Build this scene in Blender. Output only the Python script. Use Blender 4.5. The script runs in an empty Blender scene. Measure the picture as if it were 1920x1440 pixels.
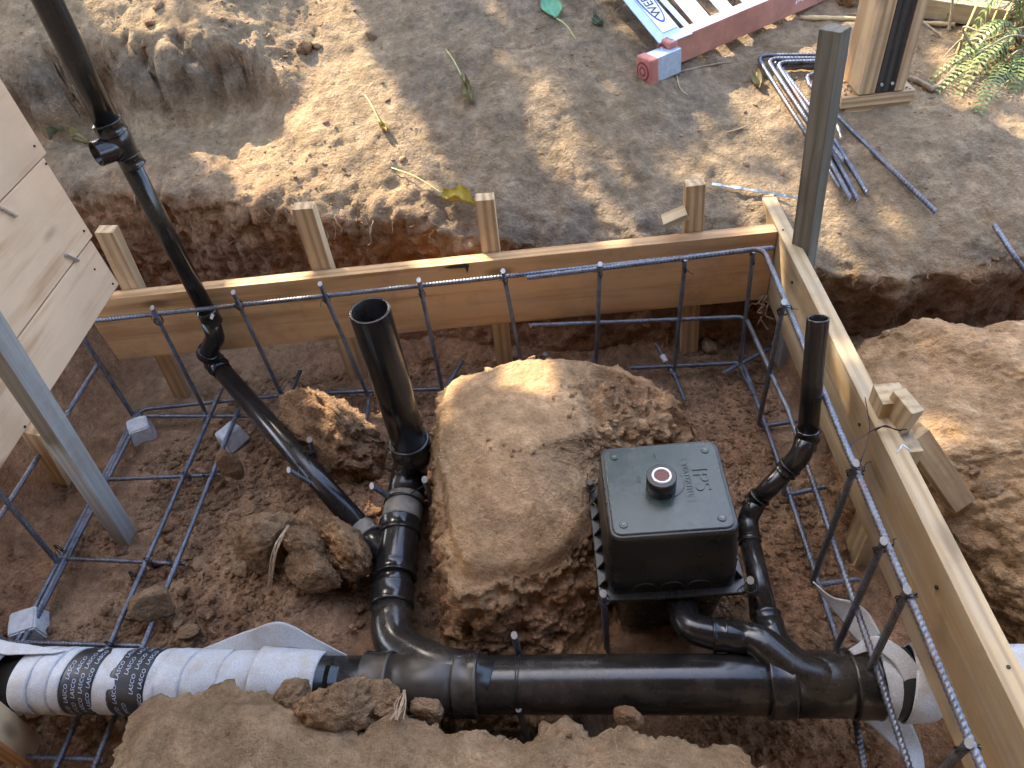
import bpy, bmesh, math, random
import numpy as np
from mathutils import Vector, Matrix

random.seed(7)
rng = np.random.default_rng(7)
scene = bpy.context.scene
col = scene.collection

# ------------------------------------------------------------------ camera
HC = 1.15                                   # camera height over the top of the form boards (z = 0)
FPX = 1326.0                                # focal length in pixels of a 1920 wide frame
def _n(v):
    v = np.array(v, float); return v / np.linalg.norm(v)
_down = _n((220, 1330, FPX)); _y = _n((-10, -1320, FPX))
_y = _n(_y - _down * np.dot(_y, _down)); _up = -_down; _x = np.cross(_y, _up)
MV = np.stack([_x, _y, _up])                # world = MV @ (right, down, forward)
cam_d = bpy.data.cameras.new('camera'); cam = bpy.data.objects.new('camera', cam_d); col.objects.link(cam)
cam_d.sensor_width = 36.0; cam_d.sensor_fit = 'HORIZONTAL'; cam_d.lens = FPX / 1920 * 36.0
cam_d.clip_start = 0.02; cam_d.clip_end = 500.0
cam.matrix_world = Matrix([[MV[i, 0], -MV[i, 1], -MV[i, 2], (0, 0, HC)[i]] for i in range(3)] + [[0, 0, 0, 1]])
scene.camera = cam

# ------------------------------------------------------------------ sky, sun, exposure
SUN = _n((-0.60, 0.75, 0.92))               # towards the sun
world = bpy.data.worlds.new('World'); scene.world = world; world.use_nodes = True
wn = world.node_tree; wn.nodes.clear()
w_out = wn.nodes.new('ShaderNodeOutputWorld'); w_bg = wn.nodes.new('ShaderNodeBackground'); w_sky = wn.nodes.new('ShaderNodeTexSky')
w_sky.sky_type = 'NISHITA'; w_sky.sun_disc = False
w_sky.sun_elevation = math.asin(SUN[2]); w_sky.sun_rotation = math.atan2(SUN[0], SUN[1])
w_sky.air_density = 0.9; w_sky.dust_density = 4.0; w_sky.ozone_density = 1.0
w_bg.inputs[1].default_value = 0.15
wn.links.new(w_sky.outputs[0], w_bg.inputs[0]); wn.links.new(w_bg.outputs[0], w_out.inputs[0])
sun_d = bpy.data.lights.new('sun', 'SUN'); sun_d.energy = 2.1; sun_d.angle = math.radians(0.53); sun_d.color = (1.0, 0.86, 0.66)
sun = bpy.data.objects.new('sun', sun_d); col.objects.link(sun)
sun.rotation_euler = Vector(SUN).to_track_quat('Z', 'Y').to_euler(); sun.location = Vector(SUN) * 12
scene.view_settings.view_transform = 'Standard'; scene.view_settings.look = 'None'
scene.view_settings.exposure = 3.12; scene.view_settings.gamma = 1.0
scene.view_settings.use_curve_mapping = False

# ------------------------------------------------------------------ sight lines: where a pixel of the photo meets a plane
def ray(px, py): return MV @ np.array([px - 960.0, py - 720.0, FPX])
def on_z(px, py, z): r = ray(px, py); return np.array([0, 0, HC]) + r * ((z - HC) / r[2])
def on_y(px, py, y): r = ray(px, py); return np.array([0, 0, HC]) + r * (y / r[1])
def on_x(px, py, x): r = ray(px, py); return np.array([0, 0, HC]) + r * (x / r[0])

# ------------------------------------------------------------------ numpy noise
def _hash(ix, iy, iz, s):
    with np.errstate(over='ignore'):
        h = (ix.astype(np.uint32) * np.uint32(0x8da6b343)) ^ (iy.astype(np.uint32) * np.uint32(0xd8163841)) ^ \
            (iz.astype(np.uint32) * np.uint32(0xcb1ab31f)) ^ np.uint32((s * 0x9E3779B9) & 0xffffffff)
        h ^= h >> np.uint32(13); h *= np.uint32(0x5bd1e995); h ^= h >> np.uint32(15); h *= np.uint32(0x27d4eb2d); h ^= h >> np.uint32(13)
    return (h & np.uint32(0xffff)).astype(np.float64) / 32767.5 - 1.0
def vnoise(P, s=0):
    i = np.floor(P).astype(np.int64); f = P - i; u = f * f * f * (f * (f * 6 - 15) + 10)
    r = 0
    for dx in (0, 1):
        wx = u[:, 0] if dx else 1 - u[:, 0]
        for dy in (0, 1):
            wy = u[:, 1] if dy else 1 - u[:, 1]
            for dz in (0, 1):
                wz = u[:, 2] if dz else 1 - u[:, 2]
                r = r + wx * wy * wz * _hash(i[:, 0] + dx, i[:, 1] + dy, i[:, 2] + dz, s)
    return r
def fbm(P, freq, octaves=4, gain=0.5, s=0, ridged=False):
    a, t, out = 1.0, 0.0, 0
    for o in range(octaves):
        n = vnoise(P * freq + 17.3 * o, s + o)
        if ridged: n = 1 - 2 * np.abs(n)
        out = out + a * n; t += a; a *= gain; freq *= 2.03
    return out / t
def sstep(a, b, x):
    t = np.clip((x - a) / (b - a), 0, 1); return t * t * (3 - 2 * t)

# ------------------------------------------------------------------ mesh helpers
class Geo:
    """collects vertices and faces, builds ONE mesh object"""
    def __init__(s): s.V = []; s.F = []; s.n = 0
    def add(s, V, faces, mat=0):
        V = np.asarray(V, float)
        for f in faces:
            f = np.asarray(f)
            if len(f): s.F.append((f + s.n, mat))
        s.V.append(V); s.n += len(V)
    def mesh(s, name, mats, smooth=True):
        V = np.concatenate(s.V); me = bpy.data.meshes.new(name)
        idx = np.concatenate([f.ravel() for f, m in s.F]); tot = np.concatenate([np.full(len(f), f.shape[1]) for f, m in s.F])
        mi = np.concatenate([np.full(len(f), m) for f, m in s.F])
        me.vertices.add(len(V)); me.vertices.foreach_set('co', V.ravel())
        me.loops.add(len(idx)); me.polygons.add(len(tot))
        me.polygons.foreach_set('loop_start', np.concatenate([[0], np.cumsum(tot)[:-1]]).astype(np.int32))
        me.loops.foreach_set('vertex_index', idx.astype(np.int32))
        me.polygons.foreach_set('material_index', mi.astype(np.int32))
        me.polygons.foreach_set('use_smooth', (tot <= 4) & bool(smooth))
        for m in (mats if isinstance(mats, (list, tuple)) else [mats]): me.materials.append(m)
        me.update(calc_edges=True); me.validate(); return me
    def build(s, name, mats, parent=None, smooth=True):
        return link(name, s.mesh(name, mats, smooth), parent)
def link(name, data, parent=None, world=True):
    o = bpy.data.objects.new(name, data); col.objects.link(o)
    if parent is not None:
        o.parent = parent
        if world: o.matrix_parent_inverse = base_of(parent).inverted()
    return o
def base_of(o):
    m = o.matrix_basis.copy()
    if o.parent is not None: m = base_of(o.parent) @ o.matrix_parent_inverse @ m
    return m
def tag(o, label=None, cat=None, group=None, kind=None):
    if label: o['label'] = label
    if cat: o['category'] = cat
    if group: o['group'] = group
    if kind: o['kind'] = kind
    return o
def thing(name, label, cat, loc=(0, 0, 0), group=None):
    o = bpy.data.objects.new(name, None); col.objects.link(o); o.location = Vector(loc); o.empty_display_size = 0.05
    return tag(o, label, cat, group)

def frames(P):
    P = np.asarray(P, float); T = np.gradient(P, axis=0); T /= np.linalg.norm(T, axis=1)[:, None] + 1e-12
    a = np.array([0, 0, 1.0]) if abs(T[0, 2]) < 0.8 else np.array([1.0, 0, 0])
    U = np.zeros_like(P); u = np.cross(T[0], a); u /= np.linalg.norm(u)
    for i in range(len(P)):
        u = u - T[i] * np.dot(u, T[i]); u /= np.linalg.norm(u) + 1e-12; U[i] = u
    return T, U, np.cross(T, U)
def tube(P, r, n=12, slant=0.0, caps=(True, True), order=None):
    """rings along P; order = list of (index, radius) if rings double back"""
    P = np.asarray(P, float); T, U, W = frames(P)
    if order is None:
        R = np.full(len(P), r) if np.isscalar(r) else np.asarray(r); ii = np.arange(len(P))
    else:
        ii = np.array([a for a, b in order]); R = np.array([b for a, b in order])
    th = np.linspace(0, 2 * math.pi, n, endpoint=False); c, s = np.cos(th), np.sin(th)
    V = P[ii][:, None, :] + R[:, None, None] * (c[None, :, None] * U[ii][:, None, :] + s[None, :, None] * W[ii][:, None, :])
    if slant: V = V + slant * c[None, :, None] * T[ii][:, None, :]
    m = len(ii); a = (np.arange(m - 1)[:, None] * n + np.arange(n)[None, :]); b = (np.arange(m - 1)[:, None] * n + (np.arange(n)[None, :] + 1) % n)
    Q = np.stack([a, b, b + n, a + n], -1).reshape(-1, 4)
    ends = []
    if caps[0]: ends.append(np.arange(n)[::-1][None, :])
    if caps[1]: ends.append((np.arange(n) + (m - 1) * n)[None, :])
    return V.reshape(-1, 3), Q, ends
def fillet(pts, rad, steps=8):
    pts = [np.array(p, float) for p in pts]
    if len(pts) < 3: return np.array(pts)
    rads = [rad] * len(pts) if np.isscalar(rad) else rad
    out = [pts[0]]
    for i in range(1, len(pts) - 1):
        p, a, b = pts[i], pts[i - 1] - pts[i], pts[i + 1] - pts[i]
        la, lb = np.linalg.norm(a), np.linalg.norm(b); a /= la; b /= lb
        ang = math.acos(np.clip(np.dot(a, b), -1, 1)); d = min(rads[i] / max(math.tan(ang / 2), 1e-6), la * 0.48, lb * 0.48)
        if ang > 3.1: out.append(p); continue
        s, e = p + a * d, p + b * d
        for k in range(steps + 1):
            t = k / steps; out.append((1 - t) ** 2 * s + 2 * t * (1 - t) * (p * 1.0) + t * t * e)
    out.append(pts[-1]); return np.array(out)
def resample(P, step):
    P = np.asarray(P, float); L = np.concatenate([[0], np.cumsum(np.linalg.norm(np.diff(P, axis=0), axis=1))])
    k = max(2, int(L[-1] / step) + 1); s = np.linspace(0, L[-1], k)
    return np.stack([np.interp(s, L, P[:, j]) for j in range(3)], 1), s
def ax_line(a, b, ts): a, b = np.array(a, float), np.array(b, float); return np.array([a + (b - a) * t for t in ts])
def smooth_path(pts, k=10):
    """Catmull-Rom"""
    pts = [np.array(p, float) for p in pts]; q = [2 * pts[0] - pts[1]] + pts + [2 * pts[-1] - pts[-2]]; out = []
    for i in range(1, len(q) - 2):
        for t in np.linspace(0, 1, k, endpoint=False):
            out.append(0.5 * ((2 * q[i]) + (q[i + 1] - q[i - 1]) * t + (2 * q[i - 1] - 5 * q[i] + 4 * q[i + 1] - q[i + 2]) * t * t + (3 * q[i] - q[i - 1] - 3 * q[i + 1] + q[i + 2]) * t ** 3))
    out.append(pts[-1]); return np.array(out)

# ------------------------------------------------------------------ materials
class NT:
    def __init__(s, name):
        s.m = bpy.data.materials.new(name); s.m.use_nodes = True; s.t = s.m.node_tree; s.t.nodes.clear()
        s.out = s.t.nodes.new('ShaderNodeOutputMaterial'); s.b = s.t.nodes.new('ShaderNodeBsdfPrincipled'); s.l(s.b.outputs[0], s.out.inputs[0])
    def l(s, a, b): s.t.links.new(a, b)
    def put(s, v, sock):
        if hasattr(v, 'is_linked') or isinstance(v, bpy.types.NodeSocket): s.l(v, sock)
        else:
            if isinstance(v, (tuple, list)) and len(v) == 3 and sock.type == 'RGBA': v = (*v, 1)
            sock.default_value = v
    def coord(s, kind='Object'):
        if kind == 'Position': return s.t.nodes.new('ShaderNodeNewGeometry').outputs['Position']
        return s.t.nodes.new('ShaderNodeTexCoord').outputs[kind]
    def mapping(s, v, scale=(1, 1, 1), loc=(0, 0, 0)):
        n = s.t.nodes.new('ShaderNodeMapping'); s.l(v, n.inputs[0]); s.put(loc, n.inputs[1]); s.put(scale, n.inputs[3]); return n.outputs[0]
    def noise(s, v, scale, detail=4, rough=0.6, dist=0.0, out=0):
        n = s.t.nodes.new('ShaderNodeTexNoise'); s.l(v, n.inputs['Vector']); s.put(scale, n.inputs['Scale']); s.put(detail, n.inputs['Detail'])
        s.put(rough, n.inputs['Roughness']); s.put(dist, n.inputs['Distortion']); return n.outputs[out]
    def voro(s, v, scale, feature='F1', out='Distance', rand=1.0):
        n = s.t.nodes.new('ShaderNodeTexVoronoi'); n.feature = feature; s.l(v, n.inputs['Vector']); s.put(scale, n.inputs['Scale']); s.put(rand, n.inputs['Randomness']); return n.outputs[out]
    def wave(s, v, scale, dist=3, detail=2, dscale=1.5, direction='Y'):
        n = s.t.nodes.new('ShaderNodeTexWave'); n.bands_direction = direction; s.l(v, n.inputs[0]); s.put(scale, n.inputs['Scale']); s.put(dist, n.inputs['Distortion']); s.put(detail, n.inputs['Detail']); s.put(dscale, n.inputs['Detail Scale']); return n.outputs['Fac']
    def ramp(s, f, stops):
        n = s.t.nodes.new('ShaderNodeValToRGB'); s.put(f, n.inputs[0]); e = n.color_ramp.elements
        while len(e) < len(stops): e.new(0.5)
        for i, (p, c) in enumerate(stops):
            e[i].position = p; e[i].color = (*c, 1) if not np.isscalar(c) else (c, c, c, 1)
        return n.outputs[0]
    def mix(s, f, a, b, kind='MIX'):
        n = s.t.nodes.new('ShaderNodeMix'); n.data_type = 'RGBA'; n.blend_type = kind; s.put(f, n.inputs[0]); s.put(a, n.inputs[6]); s.put(b, n.inputs[7]); return n.outputs[2]
    def math(s, op, a, b=0.0, c=0.0, clamp=False):
        n = s.t.nodes.new('ShaderNodeMath'); n.operation = op; n.use_clamp = clamp; s.put(a, n.inputs[0]); s.put(b, n.inputs[1]); s.put(c, n.inputs[2]); return n.outputs[0]
    def rng(s, f, a, b, c=0.0, d=1.0):
        n = s.t.nodes.new('ShaderNodeMapRange'); n.interpolation_type = 'SMOOTHSTEP'; s.put(f, n.inputs[0])
        for i, v in enumerate((a, b, c, d)): s.put(v, n.inputs[i + 1])
        return n.outputs[0]
    def attr(s, name):
        n = s.t.nodes.new('ShaderNodeAttribute'); n.attribute_name = name; return n.outputs['Fac']
    def rand(s): return s.t.nodes.new('ShaderNodeObjectInfo').outputs['Random']
    def normal_z(s):
        g = s.t.nodes.new('ShaderNodeNewGeometry'); x = s.t.nodes.new('ShaderNodeSeparateXYZ'); s.l(g.outputs['Normal'], x.inputs[0]); return x.outputs[2]
    def bump(s, h, strength=1.0, dist=1.0):
        n = s.t.nodes.new('ShaderNodeBump'); s.put(strength, n.inputs['Strength']); s.put(dist, n.inputs['Distance']); s.put(h, n.inputs['Height']); s.l(n.outputs[0], s.b.inputs['Normal'])
    def set(s, color=None, rough=None, metal=None, spec=None, trans=None, alpha=None, coat=None):
        for k, v in (('Base Color', color), ('Roughness', rough), ('Metallic', metal), ('Specular IOR Level', spec), ('Transmission Weight', trans), ('Coat Weight', coat)):
            if v is not None: s.put(v, s.b.inputs[k])
        return s.m

def shifted(n, v, k=7.0):
    r = n.rand(); c = n.t.nodes.new('ShaderNodeCombineXYZ')
    n.l(n.math('MULTIPLY', r, k), c.inputs[0]); n.l(n.math('MULTIPLY', r, k * 1.7), c.inputs[1]); n.l(n.math('MULTIPLY', r, k * 0.6), c.inputs[2])
    a = n.t.nodes.new('ShaderNodeVectorMath'); a.operation = 'ADD'; n.l(v, a.inputs[0]); n.l(c.outputs[0], a.inputs[1]); return a.outputs[0]

def soil_material(name, use_attr=True, damp=0.0, crumb=1.0, tint=(1, 1, 1)):
    n = NT(name); p = n.coord('Position')
    big = n.noise(p, 4.0, 5, 0.6); mid = n.noise(p, 38.0, 8, 0.72); fine = n.noise(p, 260.0, 5, 0.75); vo = n.voro(p, 95.0); vo2 = n.voro(p, 230.0)
    tone = n.math('ADD', n.math('MULTIPLY', mid, 0.62), n.math('MULTIPLY', fine, 0.38))
    dry = n.ramp(tone, [(0.30, (0.195, 0.130, 0.070)), (0.50, (0.370, 0.260, 0.146)), (0.70, (0.535, 0.402, 0.250))])
    red = n.ramp(tone, [(0.30, (0.125, 0.060, 0.030)), (0.50, (0.285, 0.155, 0.084)), (0.70, (0.45, 0.275, 0.165))])
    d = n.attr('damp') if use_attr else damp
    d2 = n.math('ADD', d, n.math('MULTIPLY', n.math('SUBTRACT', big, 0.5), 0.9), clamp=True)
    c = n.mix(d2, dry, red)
    if use_attr:
        hm = n.math('ADD', n.attr('humus_shade'), n.math('MULTIPLY', n.math('SUBTRACT', n.noise(p, 9.0, 6, 0.7), 0.55), n.math('MULTIPLY', n.attr('humus_shade'), 2.0)), clamp=True)
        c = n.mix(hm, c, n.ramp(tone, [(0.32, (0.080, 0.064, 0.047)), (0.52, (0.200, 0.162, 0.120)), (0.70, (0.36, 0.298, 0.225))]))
    c = n.mix(1.0, c, tint, 'MULTIPLY')
    patch = n.rng(n.noise(p, 11.0, 4, 0.6), 0.35, 0.7, 0.78, 1.18)
    c = n.mix(1.0, c, n.mix(0.0, patch, patch), 'MULTIPLY')
    pit = n.rng(n.noise(p, 620.0, 2, 0.5), 0.62, 0.75)
    c = n.mix(n.math('MULTIPLY', pit, 0.30), c, (0.48, 0.40, 0.30))
    h = n.math('ADD', n.math('MULTIPLY', mid, 0.018 * crumb), n.math('MULTIPLY', fine, 0.0046))
    h = n.math('ADD', h, n.math('MULTIPLY', n.math('SUBTRACT', 0.6, vo), 0.0055 * crumb))
    h = n.math('ADD', h, n.math('MULTIPLY', n.math('SUBTRACT', 0.6, vo2), 0.0024 * crumb))
    n.bump(h, 1.0, 1.0)
    return n.set(c, 0.97, spec=0.12)
M = {}
M['soil'] = soil_material('soil')
M['pale_soil'] = soil_material('compacted_pale_soil', True, 0.0, 0.7, (1.26, 1.15, 1.08))
M['pit_soil'] = soil_material('red_pit_soil', True, 0.0, 1.0, (1.16, 1.10, 1.12))
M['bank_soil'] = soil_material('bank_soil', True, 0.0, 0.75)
M['clod'] = soil_material('clod_soil', False, 0.40, 1.5, (1.10, 1.02, 0.98))
M['clod_red'] = soil_material('red_clod_soil', False, 0.85)
M['clod_tan'] = soil_material('tan_clod_soil', False, 0.22, 1.2, (1.05, 1.0, 1.0))

def wood(name, light, dark, weather=0.0, grey=(0.33, 0.32, 0.29), rough=0.65, dirt=0.25, knots=1.0):
    n = NT(name); v = shifted(n, n.coord('Object'))
    g = n.wave(n.mapping(v, (0.45, 4.2, 4.2)), 3.2, 5.5, 3, 1.1, 'Y'); f = n.noise(n.mapping(v, (2.2, 90, 90)), 1.0, 6, 0.65); b = n.noise(n.mapping(v, (1.0, 6, 6)), 2.0, 4, 0.6)
    k = n.voro(n.mapping(v, (1.5, 4.4, 4.4)), 2.1)
    kn = n.rng(k, 0.07, 0.20, 1.0, 0.0)
    t = n.math('ADD', n.math('MULTIPLY', g, 0.24), n.math('ADD', n.math('MULTIPLY', f, 0.46), n.math('MULTIPLY', b, 0.34)))
    c = n.ramp(t, [(0.38, dark), (0.60, light)])
    c = n.mix(n.math('MULTIPLY', kn, 0.75 * knots), c, tuple(x * 0.30 for x in dark))
    w = n.rng(n.noise(n.mapping(v, (1.2, 7, 7)), 3.5, 6, 0.7), 0.62 - weather * 0.5, 0.75 - weather * 0.35)
    c = n.mix(n.math('MULTIPLY', w, min(1.0, weather * 1.2)), c, n.ramp(f, [(0.3, tuple(x * 0.55 for x in grey)), (0.7, grey)]))
    s = n.rng(n.noise(v, 6.0, 8, 0.75), 0.47, 0.68); c = n.mix(n.math('MULTIPLY', s, dirt), c, (0.20, 0.13, 0.08))
    n.bump(n.math('ADD', n.math('MULTIPLY', f, 0.0016), n.math('MULTIPLY', g, 0.0005)), 0.6, 1.0)
    c = n.mix(0.35, c, n.mix(n.rng(n.noise(n.mapping(v, (0.8, 3, 3)), 2.2, 5, 0.6), 0.35, 0.65), c, tuple(x * 0.62 for x in light)))
    return n.set(c, rough, spec=0.25)
M['fir'] = wood('fir_board', (0.57, 0.35, 0.165), (0.34, 0.18, 0.075), 0.26, (0.42, 0.36, 0.27), dirt=0.45)
M['fir_pale'] = wood('pale_fir_board', (0.51, 0.39, 0.225), (0.31, 0.205, 0.105), 0.36, (0.40, 0.37, 0.31), dirt=0.45)
M['fir_wall'] = wood('wall_plank', (0.72, 0.50, 0.315), (0.52, 0.315, 0.17), 0.10, (0.62, 0.58, 0.44), dirt=0.10)
M['stake'] = wood('stake_wood', (0.58, 0.42, 0.24), (0.36, 0.22, 0.11), 0.18, dirt=0.3)
M['grey_wood'] = wood('weathered_grey_wood', (0.46, 0.44, 0.40), (0.30, 0.28, 0.245), 0.9, (0.42, 0.43, 0.42), 0.75, dirt=0.35, knots=0.5)
M['green_wood'] = wood('green_grey_wood', (0.190, 0.170, 0.125), (0.100, 0.088, 0.062), 0.5, (0.165, 0.155, 0.125), 0.7, dirt=0.15, knots=0.4)
M['black_wood'] = wood('dark_plate', (0.060, 0.052, 0.044), (0.022, 0.019, 0.016), 0.2, (0.05, 0.05, 0.05), 0.7, dirt=0.3, knots=0.0)

def plastic(name, base, rough=0.28, dust=0.35, dustcol=(0.20, 0.15, 0.10), spec=0.55):
    n = NT(name); p = n.coord('Position')
    a = n.noise(p, 7.0, 6, 0.65); b = n.noise(p, 60.0, 5, 0.7); sc = n.noise(n.mapping(p, (1, 1, 1)), 300.0, 3, 0.7)
    nz = n.rng(n.normal_z(), -0.4, 0.9, 0.25, 1.0)
    d = n.math('MULTIPLY', n.math('MULTIPLY', n.rng(a, 0.35, 0.75), n.rng(b, 0.0, 1.0, 0.5, 1.0)), nz)
    d = n.math('MULTIPLY', d, dust); sp = n.math('MULTIPLY', n.rng(sc, 0.66, 0.74), dust * 0.9)
    d = n.math('MAXIMUM', d, sp)
    c = n.mix(d, base, dustcol); r = n.math('ADD', n.math('MULTIPLY', d, 0.9), n.math('ADD', rough, n.math('MULTIPLY', n.math('SUBTRACT', b, 0.5), 0.18)), clamp=True)
    n.bump(n.math('MULTIPLY', a, 0.004), 0.25, 1.0)
    return n.set(c, r, spec=spec)
M['abs'] = plastic('black_pipe_plastic', (0.010, 0.010, 0.010), 0.17, 0.22)
M['abs_clean'] = plastic('shiny_black_pipe_plastic', (0.010, 0.010, 0.011), 0.19, 0.12)
M['abs_dusty'] = plastic('dusty_black_pipe_plastic', (0.060, 0.058, 0.052), 0.30, 1.0, (0.42, 0.38, 0.31))
M['box'] = plastic('black_box_plastic', (0.009, 0.010, 0.0095), 0.28, 0.14)
M['lid'] = plastic('box_lid_plastic', (0.022, 0.038, 0.031), 0.22, 0.22, (0.20, 0.19, 0.15))
M['abs_mid'] = plastic('slightly_dusty_pipe_plastic', (0.012, 0.012, 0.012), 0.20, 0.40)
def plain(name, c, rough=0.5, metal=0.0, spec=0.5, var=0.2, scale=60.0, bump=0.0):
    n = NT(name); p = n.coord('Position'); f = n.noise(p, scale, 5, 0.65)
    cc = n.ramp(f, [(0.3, tuple(x * (1 - var) for x in c)), (0.7, tuple(min(1, x * (1 + var)) for x in c))])
    if bump: n.bump(n.math('MULTIPLY', f, bump), 0.7, 1.0)
    return n.set(cc, rough, metal, spec)
def steel():
    n = NT('rebar_steel'); p = n.coord('Position'); f = n.noise(p, 35.0, 6, 0.7); g = n.noise(p, 220.0, 3, 0.6)
    c = n.ramp(f, [(0.35, (0.085, 0.097, 0.118)), (0.60, (0.175, 0.197, 0.235))]); c = n.mix(n.math('MULTIPLY', n.rng(n.math('ADD', n.math('MULTIPLY', g, 0.5), n.math('MULTIPLY', n.noise(p, 7.0, 5, 0.7), 0.5)), 0.50, 0.66), 0.75), c, (0.20, 0.09, 0.04))
    n.bump(n.math('MULTIPLY', g, 0.0006), 0.5, 1.0)
    return n.set(c, n.rng(f, 0.3, 0.7, 0.34, 0.55), 0.65, 0.5)
M['steel'] = steel()
M['steel_end'] = plain('cut_steel_end', (0.40, 0.40, 0.37), 0.45, 0.35)
M['wire'] = plain('tie_wire_iron', (0.035, 0.032, 0.030), 0.5, 0.6)
M['galv'] = plain('galvanised_tie', (0.55, 0.60, 0.64), 0.32, 0.85, var=0.3)
M['alu'] = plain('ladder_aluminium', (0.78, 0.80, 0.83), 0.34, 0.55, var=0.08)
M['alu_blue'] = plain('blue_ladder_plate', (0.40, 0.52, 0.66), 0.4, 0.45, var=0.15)
M['ladder_red'] = plain('faded_red_fibreglass', (0.42, 0.19, 0.14), 0.5, var=0.25, scale=14)
M['ladder_pink'] = plain('pink_fibreglass', (0.62, 0.36, 0.40), 0.45, var=0.2, scale=9)
M['foot_red'] = plain('red_rubber_foot', (0.42, 0.15, 0.115), 0.6, var=0.2)
M['foot_dark'] = plain('dark_red_rubber', (0.16, 0.035, 0.03), 0.7)
M['ink_blue'] = plain('blue_print', (0.05, 0.10, 0.38), 0.5); M['ink_white'] = plain('white_print', (0.80, 0.80, 0.80), 0.5, var=0.1); M['ink_black'] = plain('black_print', (0.02, 0.02, 0.03), 0.5)
M['ink_tape'] = plain('pale_blue_print', (0.38, 0.45, 0.58), 0.5, var=0.35, scale=150)
M['tape'] = plain('black_tape', (0.016, 0.017, 0.019), 0.42, var=0.4)
def foam():
    n = NT('white_foam'); p = n.coord('Position'); f = n.noise(p, 420.0, 3, 0.6); g = n.noise(p, 18.0, 5, 0.65)
    c = n.ramp(f, [(0.3, (0.34, 0.35, 0.355)), (0.7, (0.55, 0.565, 0.575))]); c = n.mix(n.math('MULTIPLY', n.rng(g, 0.45, 0.70), 0.55), c, (0.36, 0.29, 0.20))
    n.bump(n.math('ADD', n.math('MULTIPLY', f, 0.0008), n.math('MULTIPLY', g, 0.004)), 0.8, 1.0)
    return n.set(c, 0.5, spec=0.35)
M['foam'] = foam()
M['concrete'] = plain('pale_concrete', (0.50, 0.51, 0.52), 0.85, var=0.2, scale=45, bump=0.003)
M['white_tape'] = plain('white_tape', (0.80, 0.80, 0.78), 0.5, var=0.06)
M['ring_white'] = plain('white_plastic_ring', (0.82, 0.80, 0.74), 0.45, var=0.05); M['ring_core'] = plain('rust_brown_core', (0.14, 0.055, 0.042), 0.7, var=0.35, scale=150)
M['screw'] = plain('dull_screw', (0.12, 0.13, 0.12), 0.4, 0.6)
M['label'] = plain('tan_sticker', (0.42, 0.34, 0.24), 0.6, var=0.15)
def leafmat(name, c, c2, rough=0.5):
    n = NT(name); v = n.coord('Object'); f = n.noise(v, 40.0, 5, 0.65); n.l(n.ramp(f, [(0.3, c2), (0.7, c)]), n.b.inputs['Base Color'])
    n.bump(n.math('MULTIPLY', f, 0.003), 0.5, 1.0)
    n.b.inputs['Subsurface Weight'].default_value = 0.0
    return n.set(None, rough, spec=0.4)
M['leaf_fresh'] = leafmat('fresh_green_leaf', (0.13, 0.36, 0.20), (0.09, 0.27, 0.15)); M['leaf_yellow'] = leafmat('yellow_leaf', (0.50, 0.40, 0.05), (0.24, 0.17, 0.03))
M['leaf_olive'] = leafmat('withered_leaf', (0.30, 0.25, 0.09), (0.13, 0.095, 0.04)); M['leaf_grey'] = leafmat('wilted_green_leaf', (0.17, 0.23, 0.13), (0.05, 0.06, 0.035))
M['fern'] = leafmat('fern_green', (0.20, 0.26, 0.08), (0.10, 0.16, 0.045)); M['fern_lime'] = leafmat('pale_fern_green', (0.26, 0.31, 0.11), (0.15, 0.19, 0.06))
M['twig'] = plain('dry_twig', (0.30, 0.22, 0.14), 0.8, var=0.35, scale=80); M['root'] = plain('pale_root', (0.34, 0.24, 0.15), 0.85, var=0.35, scale=90); M['stick'] = plain('tan_stick', (0.55, 0.40, 0.20), 0.7, var=0.2)
M['stalk'] = plain('yellow_stalk', (0.48, 0.45, 0.16), 0.6, var=0.2)
M['canopy'] = leafmat('canopy_leaf', (0.08, 0.13, 0.035), (0.045, 0.085, 0.022))
M['deck'] = wood('deck_lumber', (0.42, 0.29, 0.17), (0.26, 0.16, 0.09), 0.2)

def board(name, a, b, up, w, t, mat, parent=None, bevel=0.0022, taper=None):
    """a box from a to b (centre line), w across in direction of up, t thick; local X runs along it"""
    a, b = Vector(a), Vector(b); X = (b - a); L = X.length; X.normalize(); Z = Vector(up); Z = (Z - X * Z.dot(X)).normalized(); Y = Z.cross(X)
    bm = bmesh.new(); bmesh.ops.create_cube(bm, size=1.0)
    for v in bm.verts: v.co = Vector((v.co.x * L, v.co.y * t, v.co.z * w))
    if taper:
        for v in bm.verts:
            if v.co.x > 0: v.co.y *= taper; v.co.z *= taper
    bmesh.ops.bevel(bm, geom=list(bm.edges), offset=bevel, segments=2, affect='EDGES', profile=0.6)
    me = bpy.data.meshes.new(name); bm.to_mesh(me); bm.free(); me.materials.append(mat)
    o = bpy.data.objects.new(name, me); col.objects.link(o)
    mw = Matrix([[X[i], Y[i], Z[i], ((a + b) / 2)[i]] for i in range(3)] + [[0, 0, 0, 1]])
    o.matrix_basis = mw
    if parent is not None: o.parent = parent; o.matrix_parent_inverse = base_of(parent).inverted()
    return o

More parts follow.
